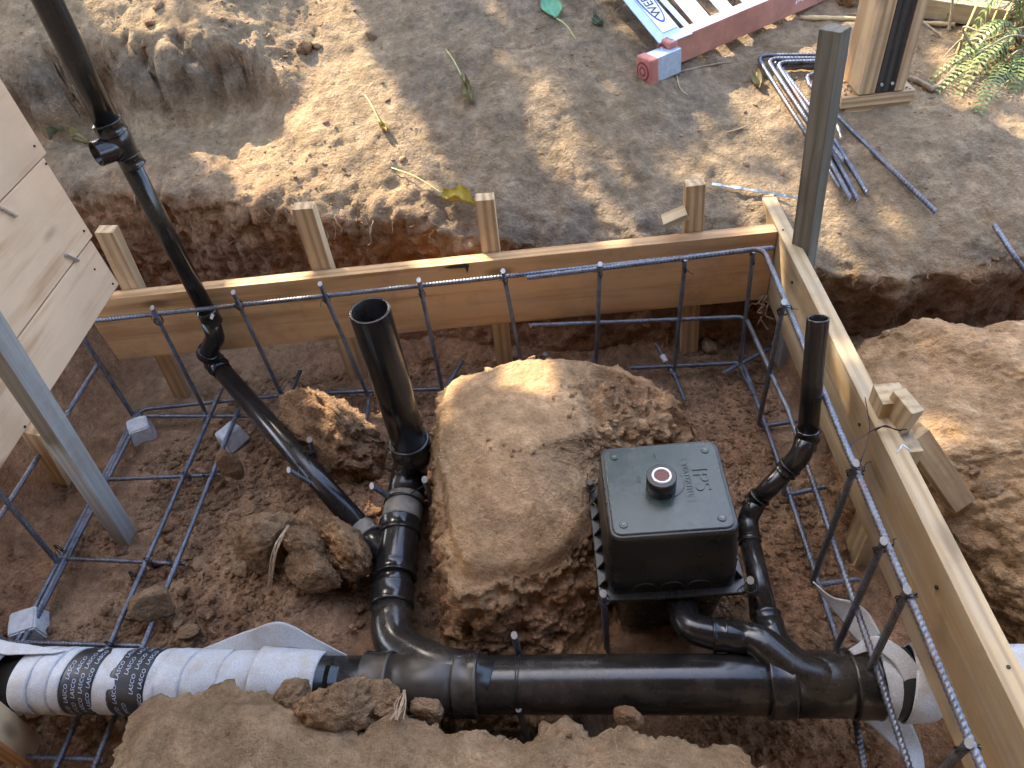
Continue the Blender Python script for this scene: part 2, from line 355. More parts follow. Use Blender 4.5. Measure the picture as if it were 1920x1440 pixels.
# ================================================================== GROUND
def lip_y(x):
    return np.interp(x, [-3.2, -1.9, -1.1, -0.75, -0.42, -0.2, 0.07, 0.35, 0.62, 0.70, 0.9, 1.2, 1.7, 3.5], [2.35, 2.22, 2.03, 1.95, 1.87, 1.80, 1.755, 1.745, 1.72, 1.61, 1.58, 1.59, 1.60, 1.6])
def bank_z(x, y, detail=True):
    x = np.atleast_1d(np.asarray(x, float)); y = np.atleast_1d(np.asarray(y, float)); P = np.stack([x, y, 0 * x], 1)
    wob = fbm(P, 1.7, 3, 0.5, 11) * 0.10
    y2 = y + wob
    left = 0.12 + 0.16 * (y2 - 2.05) + 0.25 * sstep(2.36, 2.45, y2 + 0.15 * fbm(P, 5.0, 3, 0.5, 5)) + 0.42 * np.clip(y2 - 2.46, 0, 9)
    mid = 0.03 + 0.40 * (y2 - 1.86)
    mid = np.where(y2 > 2.6, 0.03 + 0.40 * 0.74 + 0.46 * (y2 - 2.6), mid)
    right = -0.005 + 0.20 * (y2 - 1.72)
    right = np.where(x > 0.6, right - 0.055 * sstep(0.6, 0.8, x) * sstep(2.3, 1.7, y), right)
    a = sstep(-1.15, -0.75, x + 0.3 * wob); b = sstep(-0.10, 0.75, x + 0.12 * (y - 1.8) * -1)
    z = left * (1 - a) + mid * a; z = z * (1 - b) + right * b
    z = np.minimum(z, 0.9 + 0.12 * (y - 3.5))
    if detail:
        z = z + 0.026 * fbm(P, 3.1, 4, 0.5, 21) + 0.012 * fbm(P, 14.0, 4, 0.55, 31)
        z = z - 0.02 * np.exp(-((x - 0.15) ** 2 + (y - 2.0) ** 2) / 0.08)
    return z
def on_bank(px, py, lift=0.0):
    r = ray(px, py); r = r / np.linalg.norm(r); ts = np.linspace(1.2, 8.0, 1400); P = np.array([0, 0, HC])[None] + ts[:, None] * r[None]
    d = P[:, 2] - bank_z(P[:, 0], P[:, 1]) - lift
    ok = np.where((d < 0) & (P[:, 1] > 1.5))[0]; i = ok[0] if len(ok) else len(ts) - 1
    return P[i]
def floor_z(x, y, detail=True):
    x = np.atleast_1d(np.asarray(x, float)); y = np.atleast_1d(np.asarray(y, float)); P = np.stack([x, y, 0 * x], 1)
    g = lambda cx, cy, r: np.exp(-(((x - cx) / r) ** 2 + ((y - cy) / r) ** 2))
    z = -0.465 + 0 * x
    z = z + 0.075 * g(-0.88, 1.00, 0.20) + 0.09 * g(-0.69, 0.82, 0.13) + 0.07 * g(-0.60, 1.18, 0.2) + 0.05 * g(-0.55, 0.75, 0.14)
    z = z + 0.04 * g(0.42, 1.25, 0.25) - 0.13 * sstep(0.70, 0.60, y) * sstep(-0.50, -0.36, x)
    z = z - 0.10 * sstep(0.2, 0.32, x) * sstep(0.55, 0.45, y)
    wl = -1.56 + 0.04 * fbm(P, 4.0, 3, 0.5, 3)
    z = z + 0.46 * sstep(wl, wl - 0.20, x)
    z = z + 0.085 * sstep(0.66, 0.70, x) * sstep(1.2, 1.35, y)
    if detail:
        z = z + 0.016 * fbm(P, 6.0, 4, 0.55, 41) + 0.013 * fbm(P, 24.0, 4, 0.6, 51) + 0.009 * fbm(P, 60.0, 3, 0.6, 55, True)
    return z
def set_attr(me, name, vals):
    a = me.attributes.new(name, 'FLOAT', 'POINT'); a.data.foreach_set('value', np.asarray(vals, np.float32))
def grid_faces(nr, nc):
    a = (np.arange(nr - 1)[:, None] * nc + np.arange(nc - 1)[None, :]).ravel(); return np.stack([a, a + 1, a + nc + 1, a + nc], 1)
def grid_normals(V, nr, nc):
    G = V.reshape(nr, nc, 3); du = np.gradient(G, axis=1); dv = np.gradient(G, axis=0); N = np.cross(du, dv); N /= np.linalg.norm(N, axis=2)[..., None] + 1e-12; return N.reshape(-1, 3)

# trench floor
xs = np.concatenate([np.linspace(-3.2, -1.82, 24), np.arange(-1.8, 1.5, 0.0085), np.linspace(1.52, 3.0, 20)])
ys = np.concatenate([np.linspace(-1.2, 0.1, 24), np.arange(0.12, 2.1, 0.0085), np.linspace(2.12, 2.6, 10)])
X, Y = np.meshgrid(xs, ys); x, y = X.ravel(), Y.ravel(); z = floor_z(x, y)
V = np.stack([x, y, z], 1); g = Geo(); g.add(V, [grid_faces(len(ys), len(xs))]); fl = g.build('trench_floor', M['pit_soil']); tag(fl, kind='structure')
set_attr(fl.data, 'damp', 0.62 + 0.25 * fbm(V, 3.0, 3, 0.5, 8) + 0.15 * sstep(0.8, 0.5, y) - 0.25 * np.exp(-(((x + 1.2) / 0.3) ** 2)))

# bank: cut face and the slope above it in one sheet
xs = np.concatenate([np.linspace(-30, -3.3, 20), np.linspace(-3.2, -2.3, 40), np.arange(-2.28, 1.75, 0.0095), np.linspace(1.77, 3.4, 60), np.linspace(3.6, 30, 20)])
nface = 60; ytop = np.concatenate([np.arange(0.012, 0.9, 0.0085), np.arange(0.91, 2.2, 0.017), np.linspace(2.23, 4.5, 60), np.linspace(4.8, 40, 30)])
Xr = []; Yr = []; Zr = []; Dr = []
wl = 0.045 * fbm(np.stack([xs, 0 * xs, 0 * xs], 1), 4.5, 4, 0.6, 61)
ly = lip_y(xs) + wl * np.where(np.abs(xs - 0.3) < 0.42, 0.25, 1.0); lz = bank_z(xs, ly)
for k in range(nface):
    s = k / (nface - 1)
    under = 0.055 * np.sin(math.pi * min(1, s * 1.02)) ** 1.5
    Xr.append(xs); Yr.append(ly + under - 0.02 * (1 - s)); Zr.append(-0.56 + (lz - 0.024 + 0.56) * s); Dr.append(np.full(len(xs), 1.05 - 0.45 * sstep(0.86, 1.0, s)))
for t in ytop:
    yy = ly + t; Xr.append(xs); Yr.append(yy); Zr.append(bank_z(xs, yy) - 0.012 * math.exp(-t / 0.02) - 0.016 * math.exp(-t / 0.07)); Dr.append(np.full(len(xs), 0.16 * math.exp(-t / 0.15)))
V = np.stack([np.stack(Xr), np.stack(Yr), np.stack(Zr)], -1).reshape(-1, 3); nr = nface + len(ytop)
N = grid_normals(V, nr, len(xs)); N *= np.sign(N[:, 2:3] + 1e-9) if False else 1
amp = np.concatenate([np.full(nface * len(xs), 1.0), np.full(len(ytop) * len(xs), 0.36)])
lipk = np.exp(-((np.arange(nr) - nface) / 14.0) ** 2)[:, None] * np.ones(len(xs))[None]
far = (np.abs(V[:, 0]) > 3.4) | (V[:, 1] > 6)
dsp = (0.020 * fbm(V, 7.0, 4, 0.55, 71) + 0.016 * fbm(V, 26.0, 4, 0.6, 75, True)) * amp + 0.040 * lipk.ravel() * fbm(V, 11.0, 4, 0.6, 77)
clump = np.clip(fbm(V, 2.4, 3, 0.5, 81), 0, 1)
dsp += 0.030 * clump * fbm(V, 30.0, 3, 0.6, 83, True) * sstep(0.25, 0.0, V[:, 0]) * amp
dsp += np.exp(-((V[:, 2] - 0.34) / 0.12) ** 2) * sstep(-0.75, -1.05, V[:, 0]) * sstep(2.65, 2.5, V[:, 1]) * 0.055 * fbm(V, 10.0, 4, 0.6, 86, True)
dsp += 0.005 * fbm(V, 38.0, 3, 0.6, 88) * sstep(-0.1, 0.2, fbm(V, 2.0, 3, 0.5, 92) + 0.1)
dsp[far] = 0
V = V + N * dsp[:, None]
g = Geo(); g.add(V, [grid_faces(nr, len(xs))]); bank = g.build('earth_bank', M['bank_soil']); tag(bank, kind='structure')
damp = np.stack(Dr).ravel() + 0.16 * fbm(V, 2.0, 3, 0.5, 85) + 0.12 * clump
set_attr(bank.data, 'damp', damp)
topm = np.concatenate([np.zeros(nface * len(xs)), np.ones(len(ytop) * len(xs))]); stepf = np.exp(-((V[:, 2] - 0.34) / 0.10) ** 2) * sstep(-0.8, -1.05, V[:, 0]) * sstep(2.6, 2.45, V[:, 1])  # step face coloured darker for shade under its overhang, besides dark clumpy soil
hum_shade = topm * np.clip(0.85 * stepf + 0.50 * sstep(-0.75, -0.25, V[:, 0] + .12 * (V[:, 1] - 2.0)) * sstep(0.9, 0.2, V[:, 0]) + 0.30 * sstep(.2, .6, V[:, 0]) + 0.35 * fbm(V, 2.2, 4, 0.6, 87), 0, 1) + np.clip(lipk.ravel() * 0.55 * (0.4 + fbm(V, 5.0, 3, 0.6, 89)), 0, 1)
set_attr(bank.data, 'humus_shade', np.clip(hum_shade, 0, 1))
BANK_V = V

def mound(name, rim, centre, zbase, flare, seed, dome=0.02, nth=520, ntop=100, nside=64, damp_top=0.05, damp_side=0.62, rough=1.0, under=0.02, skirt=0.05):
    """block of undisturbed soil: rim (x,y,z) polygon seen from its centre, sides down to zbase"""
    rim = np.array(rim, float); c = np.array(centre, float)
    closed = np.concatenate([rim, rim[:1]]); P = smooth_path(list(closed), 8)
    P, _ = resample(P, 1e9 if False else np.sum(np.linalg.norm(np.diff(P, axis=0), axis=1)) / nth); P = P[:-1]; m = len(P)
    fl = np.interp(np.arange(m), np.linspace(0, m, len(rim) + 1), list(flare) + [flare[0]]) if not np.isscalar(flare) else np.full(m, flare)
    d = P[:, :2] - c[:2]; dn = d / np.linalg.norm(d, axis=1)[:, None]
    wob = 0.014 * fbm(np.concatenate([P[:, :2], 0 * P[:, :1]], 1), 13.0, 4, 0.6, seed) ; P = P.copy(); P[:, :2] += dn * wob[:, None]
    rings = []; dm = []
    for k in range(1, ntop + 1):
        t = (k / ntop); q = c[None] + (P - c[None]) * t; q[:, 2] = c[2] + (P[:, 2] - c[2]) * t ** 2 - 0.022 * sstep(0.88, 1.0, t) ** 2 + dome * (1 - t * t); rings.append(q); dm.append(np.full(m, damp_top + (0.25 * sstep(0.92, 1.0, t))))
    for k in range(1, nside + 1):
        s = k / nside; q = P.copy(); z0 = P[:, 2] - 0.022; q[:, 2] = z0 + (zbase - z0) * s
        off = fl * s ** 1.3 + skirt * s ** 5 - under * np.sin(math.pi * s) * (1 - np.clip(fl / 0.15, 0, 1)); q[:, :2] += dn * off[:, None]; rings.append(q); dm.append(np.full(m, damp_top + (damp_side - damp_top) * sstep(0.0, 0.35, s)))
    G = np.stack(rings); nr = len(rings); G2 = np.concatenate([G, G[:, :1]], 1)
    N = grid_normals(G2.reshape(-1, 3), nr, m + 1).reshape(nr, m + 1, 3)[:, :m]
    if N[ntop // 2, :, 2].mean() < 0: N = -N
    V = G.reshape(-1, 3); N = N.reshape(-1, 3)
    side = np.concatenate([np.full(ntop * m, 0.0), np.full(nside * m, 1.0)])
    tt = np.concatenate([np.repeat(np.arange(1, ntop + 1) / ntop, m), np.ones(nside * m)])
    dsp = 0.012 * fbm(V, 6.0, 4, 0.5, seed + 1) + side * (0.034 * fbm(V, 8.0, 4, 0.6, seed + 2) + 0.020 * fbm(V, 26.0, 4, 0.6, seed + 3, True)) * rough + (1 - side) * 0.0035 * fbm(V, 34.0, 4, 0.6, seed + 4)
    wv = V + 0.035 * np.stack([fbm(V, 6.0, 3, .6, seed + 20 + q) for q in range(3)], 1)
    crk = np.clip(fbm(wv, 5.0, 2, .5, seed + 9, True) - 0.80, 0, .2) / .2
    dsp = dsp - 0.009 * crk * (0.12 + 0.88 * side) + side * 0.010 * fbm(V, 62.0, 2, 0.6, seed + 12, True)
    return V, N, dsp, m, nr, np.concatenate(dm), side, tt
def mound_build(name, V, m, nr, dmp, mat='pale_soil'):
    g = Geo(); a = (np.arange(nr - 1)[:, None] * m + np.arange(m)[None, :]); b = (np.arange(nr - 1)[:, None] * m + (np.arange(m)[None, :] + 1) % m)
    Q = np.stack([a, a + m, b + m, b], -1).reshape(-1, 4)
    c = V[:m].mean(0); Vc = np.concatenate([V, c[None]]); fan = np.stack([np.arange(m), (np.arange(m) + 1) % m, np.full(m, len(V))], 1)
    g.add(Vc, [Q, fan]); o = g.build(name, M[mat]); tag(o, kind='structure'); set_attr(o.data, 'damp', np.concatenate([dmp, [dmp[:m].mean()]])); set_attr(o.data, 'humus_shade', np.zeros(len(Vc))); return o

# central block of soil
rim = [on_z(*p) for p in [(818, 760, -.17), (840, 712, -.165), (890, 690, -.16), (960, 674, -.16), (1050, 664, -.16), (1140, 678, -.17), (1215, 712, -.19), (1285, 765, -.24), (1300, 815, -.32), (1240, 850, -.31), (1130, 905, -.25), (1105, 960, -.235), (1090, 1010, -.235), (1040, 1055, -.215), (960, 1075, -.19), (890, 1085, -.18), (850, 1050, -.17), (826, 980, -.16), (816, 880, -.16), (812, 820, -.165)]]
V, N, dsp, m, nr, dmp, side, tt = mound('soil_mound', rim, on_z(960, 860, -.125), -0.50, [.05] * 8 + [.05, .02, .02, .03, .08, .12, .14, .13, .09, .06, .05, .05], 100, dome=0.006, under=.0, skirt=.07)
# crumbly slope on its right half
cr = sstep(-0.04, 0.12, V[:, 0] - 0.10 * (1.30 - V[:, 1]) + 0.05 * fbm(V, 5.0, 3, 0.5, 120)) * (1 - side) * sstep(1.0, 0.93, tt * 0.999 + (V[:, 1] > 1.28) * 0.0)
cr *= sstep(1.46, 1.34, V[:, 1] - 0.25 * np.abs(V[:, 0]))
V[:, 2] -= 0.050 * cr; dsp = dsp + cr * (0.046 * fbm(V, 18.0, 4, 0.6, 121, True) + 0.012 * fbm(V, 40.0, 3, 0.6, 122))
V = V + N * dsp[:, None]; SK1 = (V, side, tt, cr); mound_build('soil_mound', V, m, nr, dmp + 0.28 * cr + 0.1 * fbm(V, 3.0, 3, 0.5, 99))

# block of soil in front of the main pipe
rim = [(-1.02, .28, -.16), on_z(190, 1440, -.15), on_z(225, 1370, -.14), on_z(275, 1318, -.135), on_z(380, 1294, -.13), on_z(470, 1300, -.13), on_z(540, 1335, -.135), on_z(620, 1365, -.14), on_z(660, 1384, -.14), on_z(720, 1350, -.14), on_z(780, 1345, -.14), on_z(830, 1365, -.14), on_z(880, 1372, -.14), on_z(960, 1395, -.14), on_z(1030, 1375, -.14), on_z(1060, 1360, -.14), on_z(1100, 1380, -.15), on_z(1200, 1385, -.15), on_z(1290, 1400, -.16), on_z(1400, 1425, -.18), (.34, .25, -.2), (.38, -.1, -.2), (.3, -.6, -.15), (-.4, -.8, -.1), (-1.0, -.6, -.1), (-1.08, -.1, -.14)]
V, N, dsp, m, nr, dmp, side, tt = mound('soil_ledge', rim, (-0.30, 0.05, -0.115), -0.66, .035, 200, dome=0.01, nth=720, ntop=110)
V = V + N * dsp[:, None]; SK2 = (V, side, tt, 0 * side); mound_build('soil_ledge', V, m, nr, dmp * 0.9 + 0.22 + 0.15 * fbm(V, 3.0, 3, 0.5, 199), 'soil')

# mound of soil right of the side form board
rim = [(.705, 1.02, -.20), (.715, 1.18, -.20), on_z(1618, 650, -.22), on_z(1700, 606, -.155), on_z(1760, 592, -.14), on_z(1830, 600, -.145), on_z(1915, 596, -.14), (1.5, 1.40, -.15), (1.9, 1.36, -.15), (2.3, .8, -.15), (2.0, .35, -.25), (1.45, .42, -.28), (1.15, .52, -.28), on_z(1925, 1075, -.28), on_z(1860, 1020, -.27), on_z(1795, 975, -.26), on_z(1738, 900, -.235)]
V, N, dsp, m, nr, dmp, side, tt = mound('soil_heap', rim, (1.25, .98, -.145), -0.62, [.04, .05, .10, .08, .06, .05, .05, .05, .1, .1, .12, .12, .12, .10, .10, .08, .05], 300, dome=0.0, under=.0, skirt=.06)
ripple = (1 - side) * (0.012 * fbm(V * np.array([1, 2.2, 1]), 19.0, 4, 0.6, 321, True) + 0.022 * fbm(V, 7.0, 3, 0.55, 323) + 0.020 * sstep(1.05, .85, V[:, 1]) * fbm(V, 26.0, 4, 0.65, 325, True))
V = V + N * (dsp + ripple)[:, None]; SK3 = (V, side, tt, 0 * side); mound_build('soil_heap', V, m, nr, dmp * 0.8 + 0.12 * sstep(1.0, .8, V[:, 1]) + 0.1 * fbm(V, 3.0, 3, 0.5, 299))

# ------------------------------------------------------------------ clods and stones
def ico(sub):
    bm = bmesh.new(); bmesh.ops.create_icosphere(bm, subdivisions=sub, radius=1.0); V = np.array([v.co[:] for v in bm.verts]); F = np.array([[v.index for v in f.verts] for f in bm.faces]); bm.free(); return V, F
ICO = {k: ico(k) for k in (1, 2, 3, 4, 5)}
def rock_verts(sub, size, seed, chunk=7, rough=1.0, rot=None):
    V, F = ICO[sub]; V = V.copy(); r = np.random.default_rng(seed)
    for k in range(chunk):
        d = _n(r.normal(size=3)); lim = r.uniform(0.52, 0.86); s = V @ d; V -= np.clip(s - lim, 0, None)[:, None] * d[None] * 0.92
    N = V / np.linalg.norm(V, axis=1)[:, None]
    V = V + N * (0.16 * fbm(V, 1.5, 3, 0.5, seed) + rough * 0.10 * fbm(V, 3.6, 4, 0.62, seed + 1, True) + (rough * 0.050 * fbm(V, 11.0, 3, 0.65, seed + 2, True) if sub > 3 else 0))[:, None]
    V = V * np.array(size)[None] / 2
    a = r.uniform(0, 2 * math.pi) if rot is None else rot; ca, sa = math.cos(a), math.sin(a)
    return V @ np.array([[ca, sa, 0], [-sa, ca, 0], [0, 0, 1]]), F
def clod(name, label, cat, c, size, seed, mat, sub=4, chunk=7, rough=1.0, rot=None, group=None):
    V, F = rock_verts(sub, size, seed, chunk, rough, rot); g = Geo(); g.add(V, [F]); o = g.build(name, mat); o.location = Vector(c); return tag(o, label, cat, group)

clod('dirt_clod', 'biggest dirt clod, beside the thick standing pipe, sunlit ochre on its face', 'dirt clod', on_z(628, 808, -.30) + np.array([0, 0, -.01]), (.35, .20, .28), 11, M['clod'], 5, 8, 1.7, 2.55)
clod('dirt_clod', 'tan dirt clod, left one of the pile below the slanting pipe, root hanging over it', 'dirt clod', on_z(497, 1008, -.265), (.15, .13, .17), 12, M['clod'], 5, 4, 1.5, 0.3)
clod('dirt_clod', 'long dirt clod at the right of the pile, just below the slanting pipe', 'dirt clod', on_z(622, 1008, -.285), (.25, .105, .16), 13, M['clod'], 5, 4, 1.8, 2.35)
clod('dirt_clod', 'small dark dirt clod in the middle of the pile below the slanting pipe', 'dirt clod', on_z(568, 1022, -.25), (.115, .075, .11), 14, M['clod'], 5, 4, 1.7, 2.5)
clod('dirt_clod', 'lowest dirt clod of the pile below the slanting pipe, with a flat pale top', 'dirt clod', on_z(588, 1068, -.275), (.13, .09, .12), 15, M['clod'], 5, 5, 1.4, 2.9)
clod('dirt_clod', 'large crumbly clod between the foam wrapped pipe and the front soil ledge', 'dirt clod', on_z(625, 1328, -.18), (.17, .11, .14), 16, M['clod'], 5, 5, 1.8, 0.2)
clod('dirt_clod', 'pale clod touching the flared foam end, left of the large crumbly clod', 'dirt clod', on_z(552, 1310, -.19), (.075, .065, .07), 17, M['clod_tan'], 5, 4, 1.6)
clod('dirt_clod', 'rounded purplish clod against the black pipe hub in front', 'dirt clod', on_z(710, 1322, -.20), (.115, .08, .09), 18, M['clod'], 5, 4, 1.7, 0.0)
clod('dirt_clod', 'small olive clod beside the sticker on the main pipe', 'dirt clod', on_z(800, 1332, -.22), (.062, .050, .055), 19, M['clod_tan'], 4, 4, 1.5)
clod('dirt_clod', 'small pitted clod in the gap below the large crumbly clod', 'dirt clod', on_z(668, 1362, -.22), (.05, .04, .06), 20, M['clod'], 4, 5, 1.6)
clod('dirt_clod', 'red brown clod in the dark gap under the main pipe', 'dirt clod', on_z(1178, 1348, -.25), (.055, .04, .05), 21, M['clod_red'], 4, 5, 1.4)
clod('brick_piece', 'upright reddish chunk beside the concrete block on the left rebars', 'brick chunk', on_z(430, 872, -.335), (.058, .045, .13), 22, M['clod_red'], 4, 8, 0.5, 0.4)
clod('stone', 'flat faced ochre stone under the two long rebars, left', 'stone', on_z(288, 1130, -.375), (.125, .10, .10), 23, M['clod_tan'], 4, 10, 0.7, 0.3)
clod('stone', 'small pale stone just above the foam wrapped pipe', 'stone', on_z(352, 1185, -.41), (.058, .036, .035), 24, M['clod_tan'], 4, 8, 0.6, 0.1)
clod('stone', 'orange stone beside the cross rebar end on the left', 'stone', on_z(252, 1072, -.42), (.035, .025, .03), 25, M['clod_red'], 3, 8, 0.6)
clod('stone', 'flat grey stone in the trench corner right of the side form board', 'stone', on_z(1622, 616, -.375) + np.array([0, 0, 0.004]), (.06, .04, .018), 26, M['clod_tan'], 4, 3, 0.4, 0.1)
clod('dirt_clod', 'big yellowish clod on the heap right of the timber brace', 'dirt clod', on_z(1848, 918, -.225), (.080, .06, .06), 27, M['clod_tan'], 5, 6, 1.2, 0.6)
clod('stone', 'rounded stone above the big yellowish clod by the brace', 'stone', on_z(1782, 872, -.19), (.026, .024, .022), 28, M['clod_tan'], 3, 4, 0.6)
clod('dirt_clod', 'shaggy brown clod behind the leaning grey post top', 'dirt clod', on_bank(1580, 8) + np.array([0, 0, .02]), (.085, .07, .06), 29, M['clod'], 4, 4, 1.6)
clod('stone', 'blocky tan stone on the bare bank above the yellow leaf stalk', 'stone', on_bank(755, 298), (.032, .026, .022), 30, M['clod_tan'], 4, 7, 0.6)
clod('dirt_clod', 'dark knobbly clod on the sunlit bank, left of centre', 'dirt clod', on_bank(572, 95) + np.array([0, 0, .01]), (.07, .045, .05), 31, M['clod'], 4, 5, 1.8, 0.9)
clod('stone', 'pale pebble standing alone on the bank right of the tee fitting', 'stone', on_bank(612, 231), (.026, .02, .02), 32, M['clod_tan'], 3, 5, 0.6)
clod('stone', 'pale chip lying on the floor below the upper left form board', 'stone', on_z(385, 738, -.445), (.03, .022, .02), 33, M['clod_tan'], 3, 7, 0.6)
clod('stone', 'large clod on the trench floor behind the stake at right', 'stone', on_z(1330, 648, -.44), (.06, .045, .04), 34, M['clod_tan'], 4, 6, 0.8)
clod('stone', 'stone at the back trench wall, right of the thick standing pipe', 'stone', on_z(795, 668, -.44), (.05, .04, .04), 35, M['clod'], 4, 7, 0.9)

# medium stones lying about, each its own object; crumbs as one mass
def px_of(P):
    q = (P - np.array([0, 0, HC])) @ MV; return q[:, 0] / q[:, 2] * FPX + 960, q[:, 1] / q[:, 2] * FPX + 720
med = [ICO[2]] ; med_mesh = []
for k in range(8):
    V, F = rock_verts(3, (1, .8, .7), 400 + k, 7, 1.2, 0.0)
    g = Geo(); g.add(V, [F]); med_mesh.append(g)
MED = {nm: [g.mesh('clod_shape', M[nm]) for g in med_mesh] for nm in ('clod', 'clod_red', 'clod_tan')}
MARKS = [('the fresh green leaf', 1030, 10), ('the ladder feet', 1235, 125), ('the dried leaf on a long stalk', 880, 180), ('the small bright yellow leaf', 720, 240), ('the curled yellow leaf', 860, 375), ('the tee fitting', 215, 275), ('the upper vent pipe', 110, 60), ('the cracked stake', 1300, 370), ('the concrete block under two rebars', 435, 815), ('the corner concrete block', 265, 800), ('the upright reddish chunk', 430, 870), ('the flat faced ochre stone', 288, 1130), ('the clod pile', 560, 1010), ('the biggest clod', 630, 800), ('the wye fitting', 740, 1040), ('the black box', 1255, 930), ('the thin riser', 1500, 830), ('the torn foam strip', 1580, 1130), ('the first hooked upright', 1440, 700), ('the second hooked upright', 1550, 1000), ('the timber brace', 1750, 870), ('the corner post stub', 50, 1390), ('the black tape bands', 220, 1270), ('the front soil ledge', 250, 1360), ('the standing pipe', 770, 830), ('the middle stake foot', 945, 660), ('the right stake foot', 1290, 660), ('the leaning pale stake', 570, 430), ('the grey prop post', 240, 1000), ('the dark knobbly clod', 572, 95), ('the notched metal tie', 1410, 357), ('the rebar bundle', 1440, 115), ('the pale pebble', 612, 231), ('the long lower foam sheet', 530, 1180)]
def scatter(what, group, pts, size, mats):
    for p in pts:
        mt = random.choice(mats); me = random.choice(MED[mt]); o = bpy.data.objects.new('small_clod', me); col.objects.link(o)
        s = size[0] * (size[1] / size[0]) ** (random.random() ** 1.6); o.location = Vector(p) + Vector((0, 0, s * 0.18)); o.scale = (s, s, s * random.uniform(.6, 1)); o.rotation_euler = (random.uniform(-.4, .4), random.uniform(-.4, .4), random.uniform(0, 6.28))
        (px,), (py,) = px_of(np.array([p])); m_ = min(MARKS, key=lambda q: (q[1] - px) ** 2 + (q[2] - py) ** 2); dx, dy = px - m_[1], py - m_[2]
        rel = ('right of' if dx > 0 else 'left of') if abs(dx) > abs(dy) else ('in front of' if dy > 0 else 'behind')
        if math.hypot(dx, dy) > 90: rel = 'some way ' + rel
        sz = 'tiny' if s < .0155 else 'small' if s < .021 else 'middling' if s < .030 else 'larger'
        tag(o, f"{sz} {dict(clod='brown', clod_red='reddish', clod_tan='pale')[mt]} {what} lying {rel} {m_[0]}", 'dirt clod', group)
def in_poly(x, y, poly):
    r = np.zeros(len(x), bool); n = len(poly)
    for i in range(n):
        x1, y1 = poly[i]; x2, y2 = poly[(i + 1) % n]; c = ((y1 > y) != (y2 > y)); r ^= c & (x < (x2 - x1) * (y - y1) / (y2 - y1 + 1e-9) + x1)
    return r
def floor_pts(poly, n):
    out = []
    bx = [p[0] for p in poly]; by = [p[1] for p in poly]
    while len(out) < n:
        px, py = random.uniform(min(bx), max(bx)), random.uniform(min(by), max(by))
        if not in_poly(np.array([px]), np.array([py]), poly)[0]: continue
        p = on_z(px, py, -.44); p = on_z(px, py, float(floor_z(p[0], p[1])[0])); out.append(p)
    return out
scatter('clod', 'clods among the left rebars', floor_pts([(330, 850), (520, 860), (470, 1100), (330, 1240), (240, 1180), (300, 950)], 120), (.015, .060), ['clod', 'clod_red', 'clod_tan'])
scatter('clod', 'clods under the back form board', floor_pts([(780, 670), (840, 655), (830, 720), (710, 740)], 14) + floor_pts([(1290, 650), (1390, 640), (1380, 690), (1290, 690)], 12), (.012, .035), ['clod', 'clod_tan'])
scatter('clod', 'clods beside the side form board', floor_pts([(1400, 850), (1500, 820), (1600, 1080), (1560, 1200), (1470, 1150)], 40), (.010, .035), ['clod_red', 'clod'])
scatter('clod', 'clods below the foam wrapped pipe', floor_pts([(60, 1345), (250, 1330), (200, 1430), (90, 1440)], 22), (.014, .04), ['clod', 'clod_tan'])
scatter('clod', 'clods round the wye fitting', floor_pts([(650, 1080), (700, 1060), (700, 1140), (660, 1200)], 16), (.014, .04), ['clod', 'clod_red'])
bp = [on_bank(random.uniform(170, 700), random.uniform(0, 120)) for _ in range(46)]
scatter('clod', 'clods on the upper bank', bp, (.012, .05), ['clod_tan', 'clod'])
bp = [on_bank(random.uniform(700, 1500), random.uniform(10, 330)) for _ in range(34)]
scatter('pebble', 'pebbles on the shaded bank', bp, (.010, .028), ['clod_tan', 'clod'])
hp = [on_z(random.uniform(1765, 1830), random.uniform(840, 900), -.2) for _ in range(10)]
scatter('stone', 'stones along the brace', hp, (.012, .026), ['clod_tan'])

def crumbs(name, P, smin, smax, mat, power=3.0, damp=None):
    n = len(P); sh = [rock_verts(1, (1, .8, .7), 500 + k, 4, 1.5, 0.0) for k in range(6)]
    g = Geo(); which = rng.integers(0, 6, n); s = smin * (smax / smin) ** (rng.random(n) ** power); a = rng.uniform(0, 6.28, n)
    for k in range(6):
        V0, F0 = sh[k]; idx = np.where(which == k)[0]; ca, sa = np.cos(a[idx]), np.sin(a[idx])
        x = V0[None, :, 0] * ca[:, None] - V0[None, :, 1] * sa[:, None]; y = V0[None, :, 0] * sa[:, None] + V0[None, :, 1] * ca[:, None]; z = np.broadcast_to(V0[None, :, 2], x.shape)
        VV = np.stack([x, y, z], -1) * s[idx][:, None, None] + P[idx][:, None, :] + np.array([0, 0, .12])[None, None] * s[idx][:, None, None]
        FF = F0[None] + (np.arange(len(idx)) * len(V0))[:, None, None]; g.add(VV.reshape(-1, 3), [FF.reshape(-1, 3)])
    o = g.build(name, mat, smooth=False); tag(o, kind='stuff'); return o
n = 42000; x = rng.uniform(-1.6, .62, n); y = rng.uniform(.3, 1.75, n)
dens = fbm(np.stack([x, y, 0 * x], 1), 3.0, 3, 0.6, 91) + 0.5 * np.exp(-(((x + .9) / .25) ** 2 + ((y - .95) / .35) ** 2)) + 0.35 * (x > .3); k = dens > 0.02; x, y = x[k], y[k]
crumbs('floor_crumbs', np.stack([x, y, floor_z(x, y)], 1), .004, .024, M['clod_red'])
sel = np.where((BANK_V[:, 1] > 1.72) & (BANK_V[:, 1] < 3.9) & (np.abs(BANK_V[:, 0]) < 2.4) & (np.arange(len(BANK_V)) > nface * len(xs)))[0]
w = np.clip(fbm(BANK_V[sel], 1.6, 4, 0.6, 93) + 0.15 + 0.25 * (BANK_V[sel, 0] < .2), 0, 1) ** 1.3; w /= w.sum()
sel = rng.choice(sel, 10000, p=w); crumbs('bank_crumbs', BANK_V[sel] - np.array([0, 0, .002]), .003, .014, M['clod_tan'])

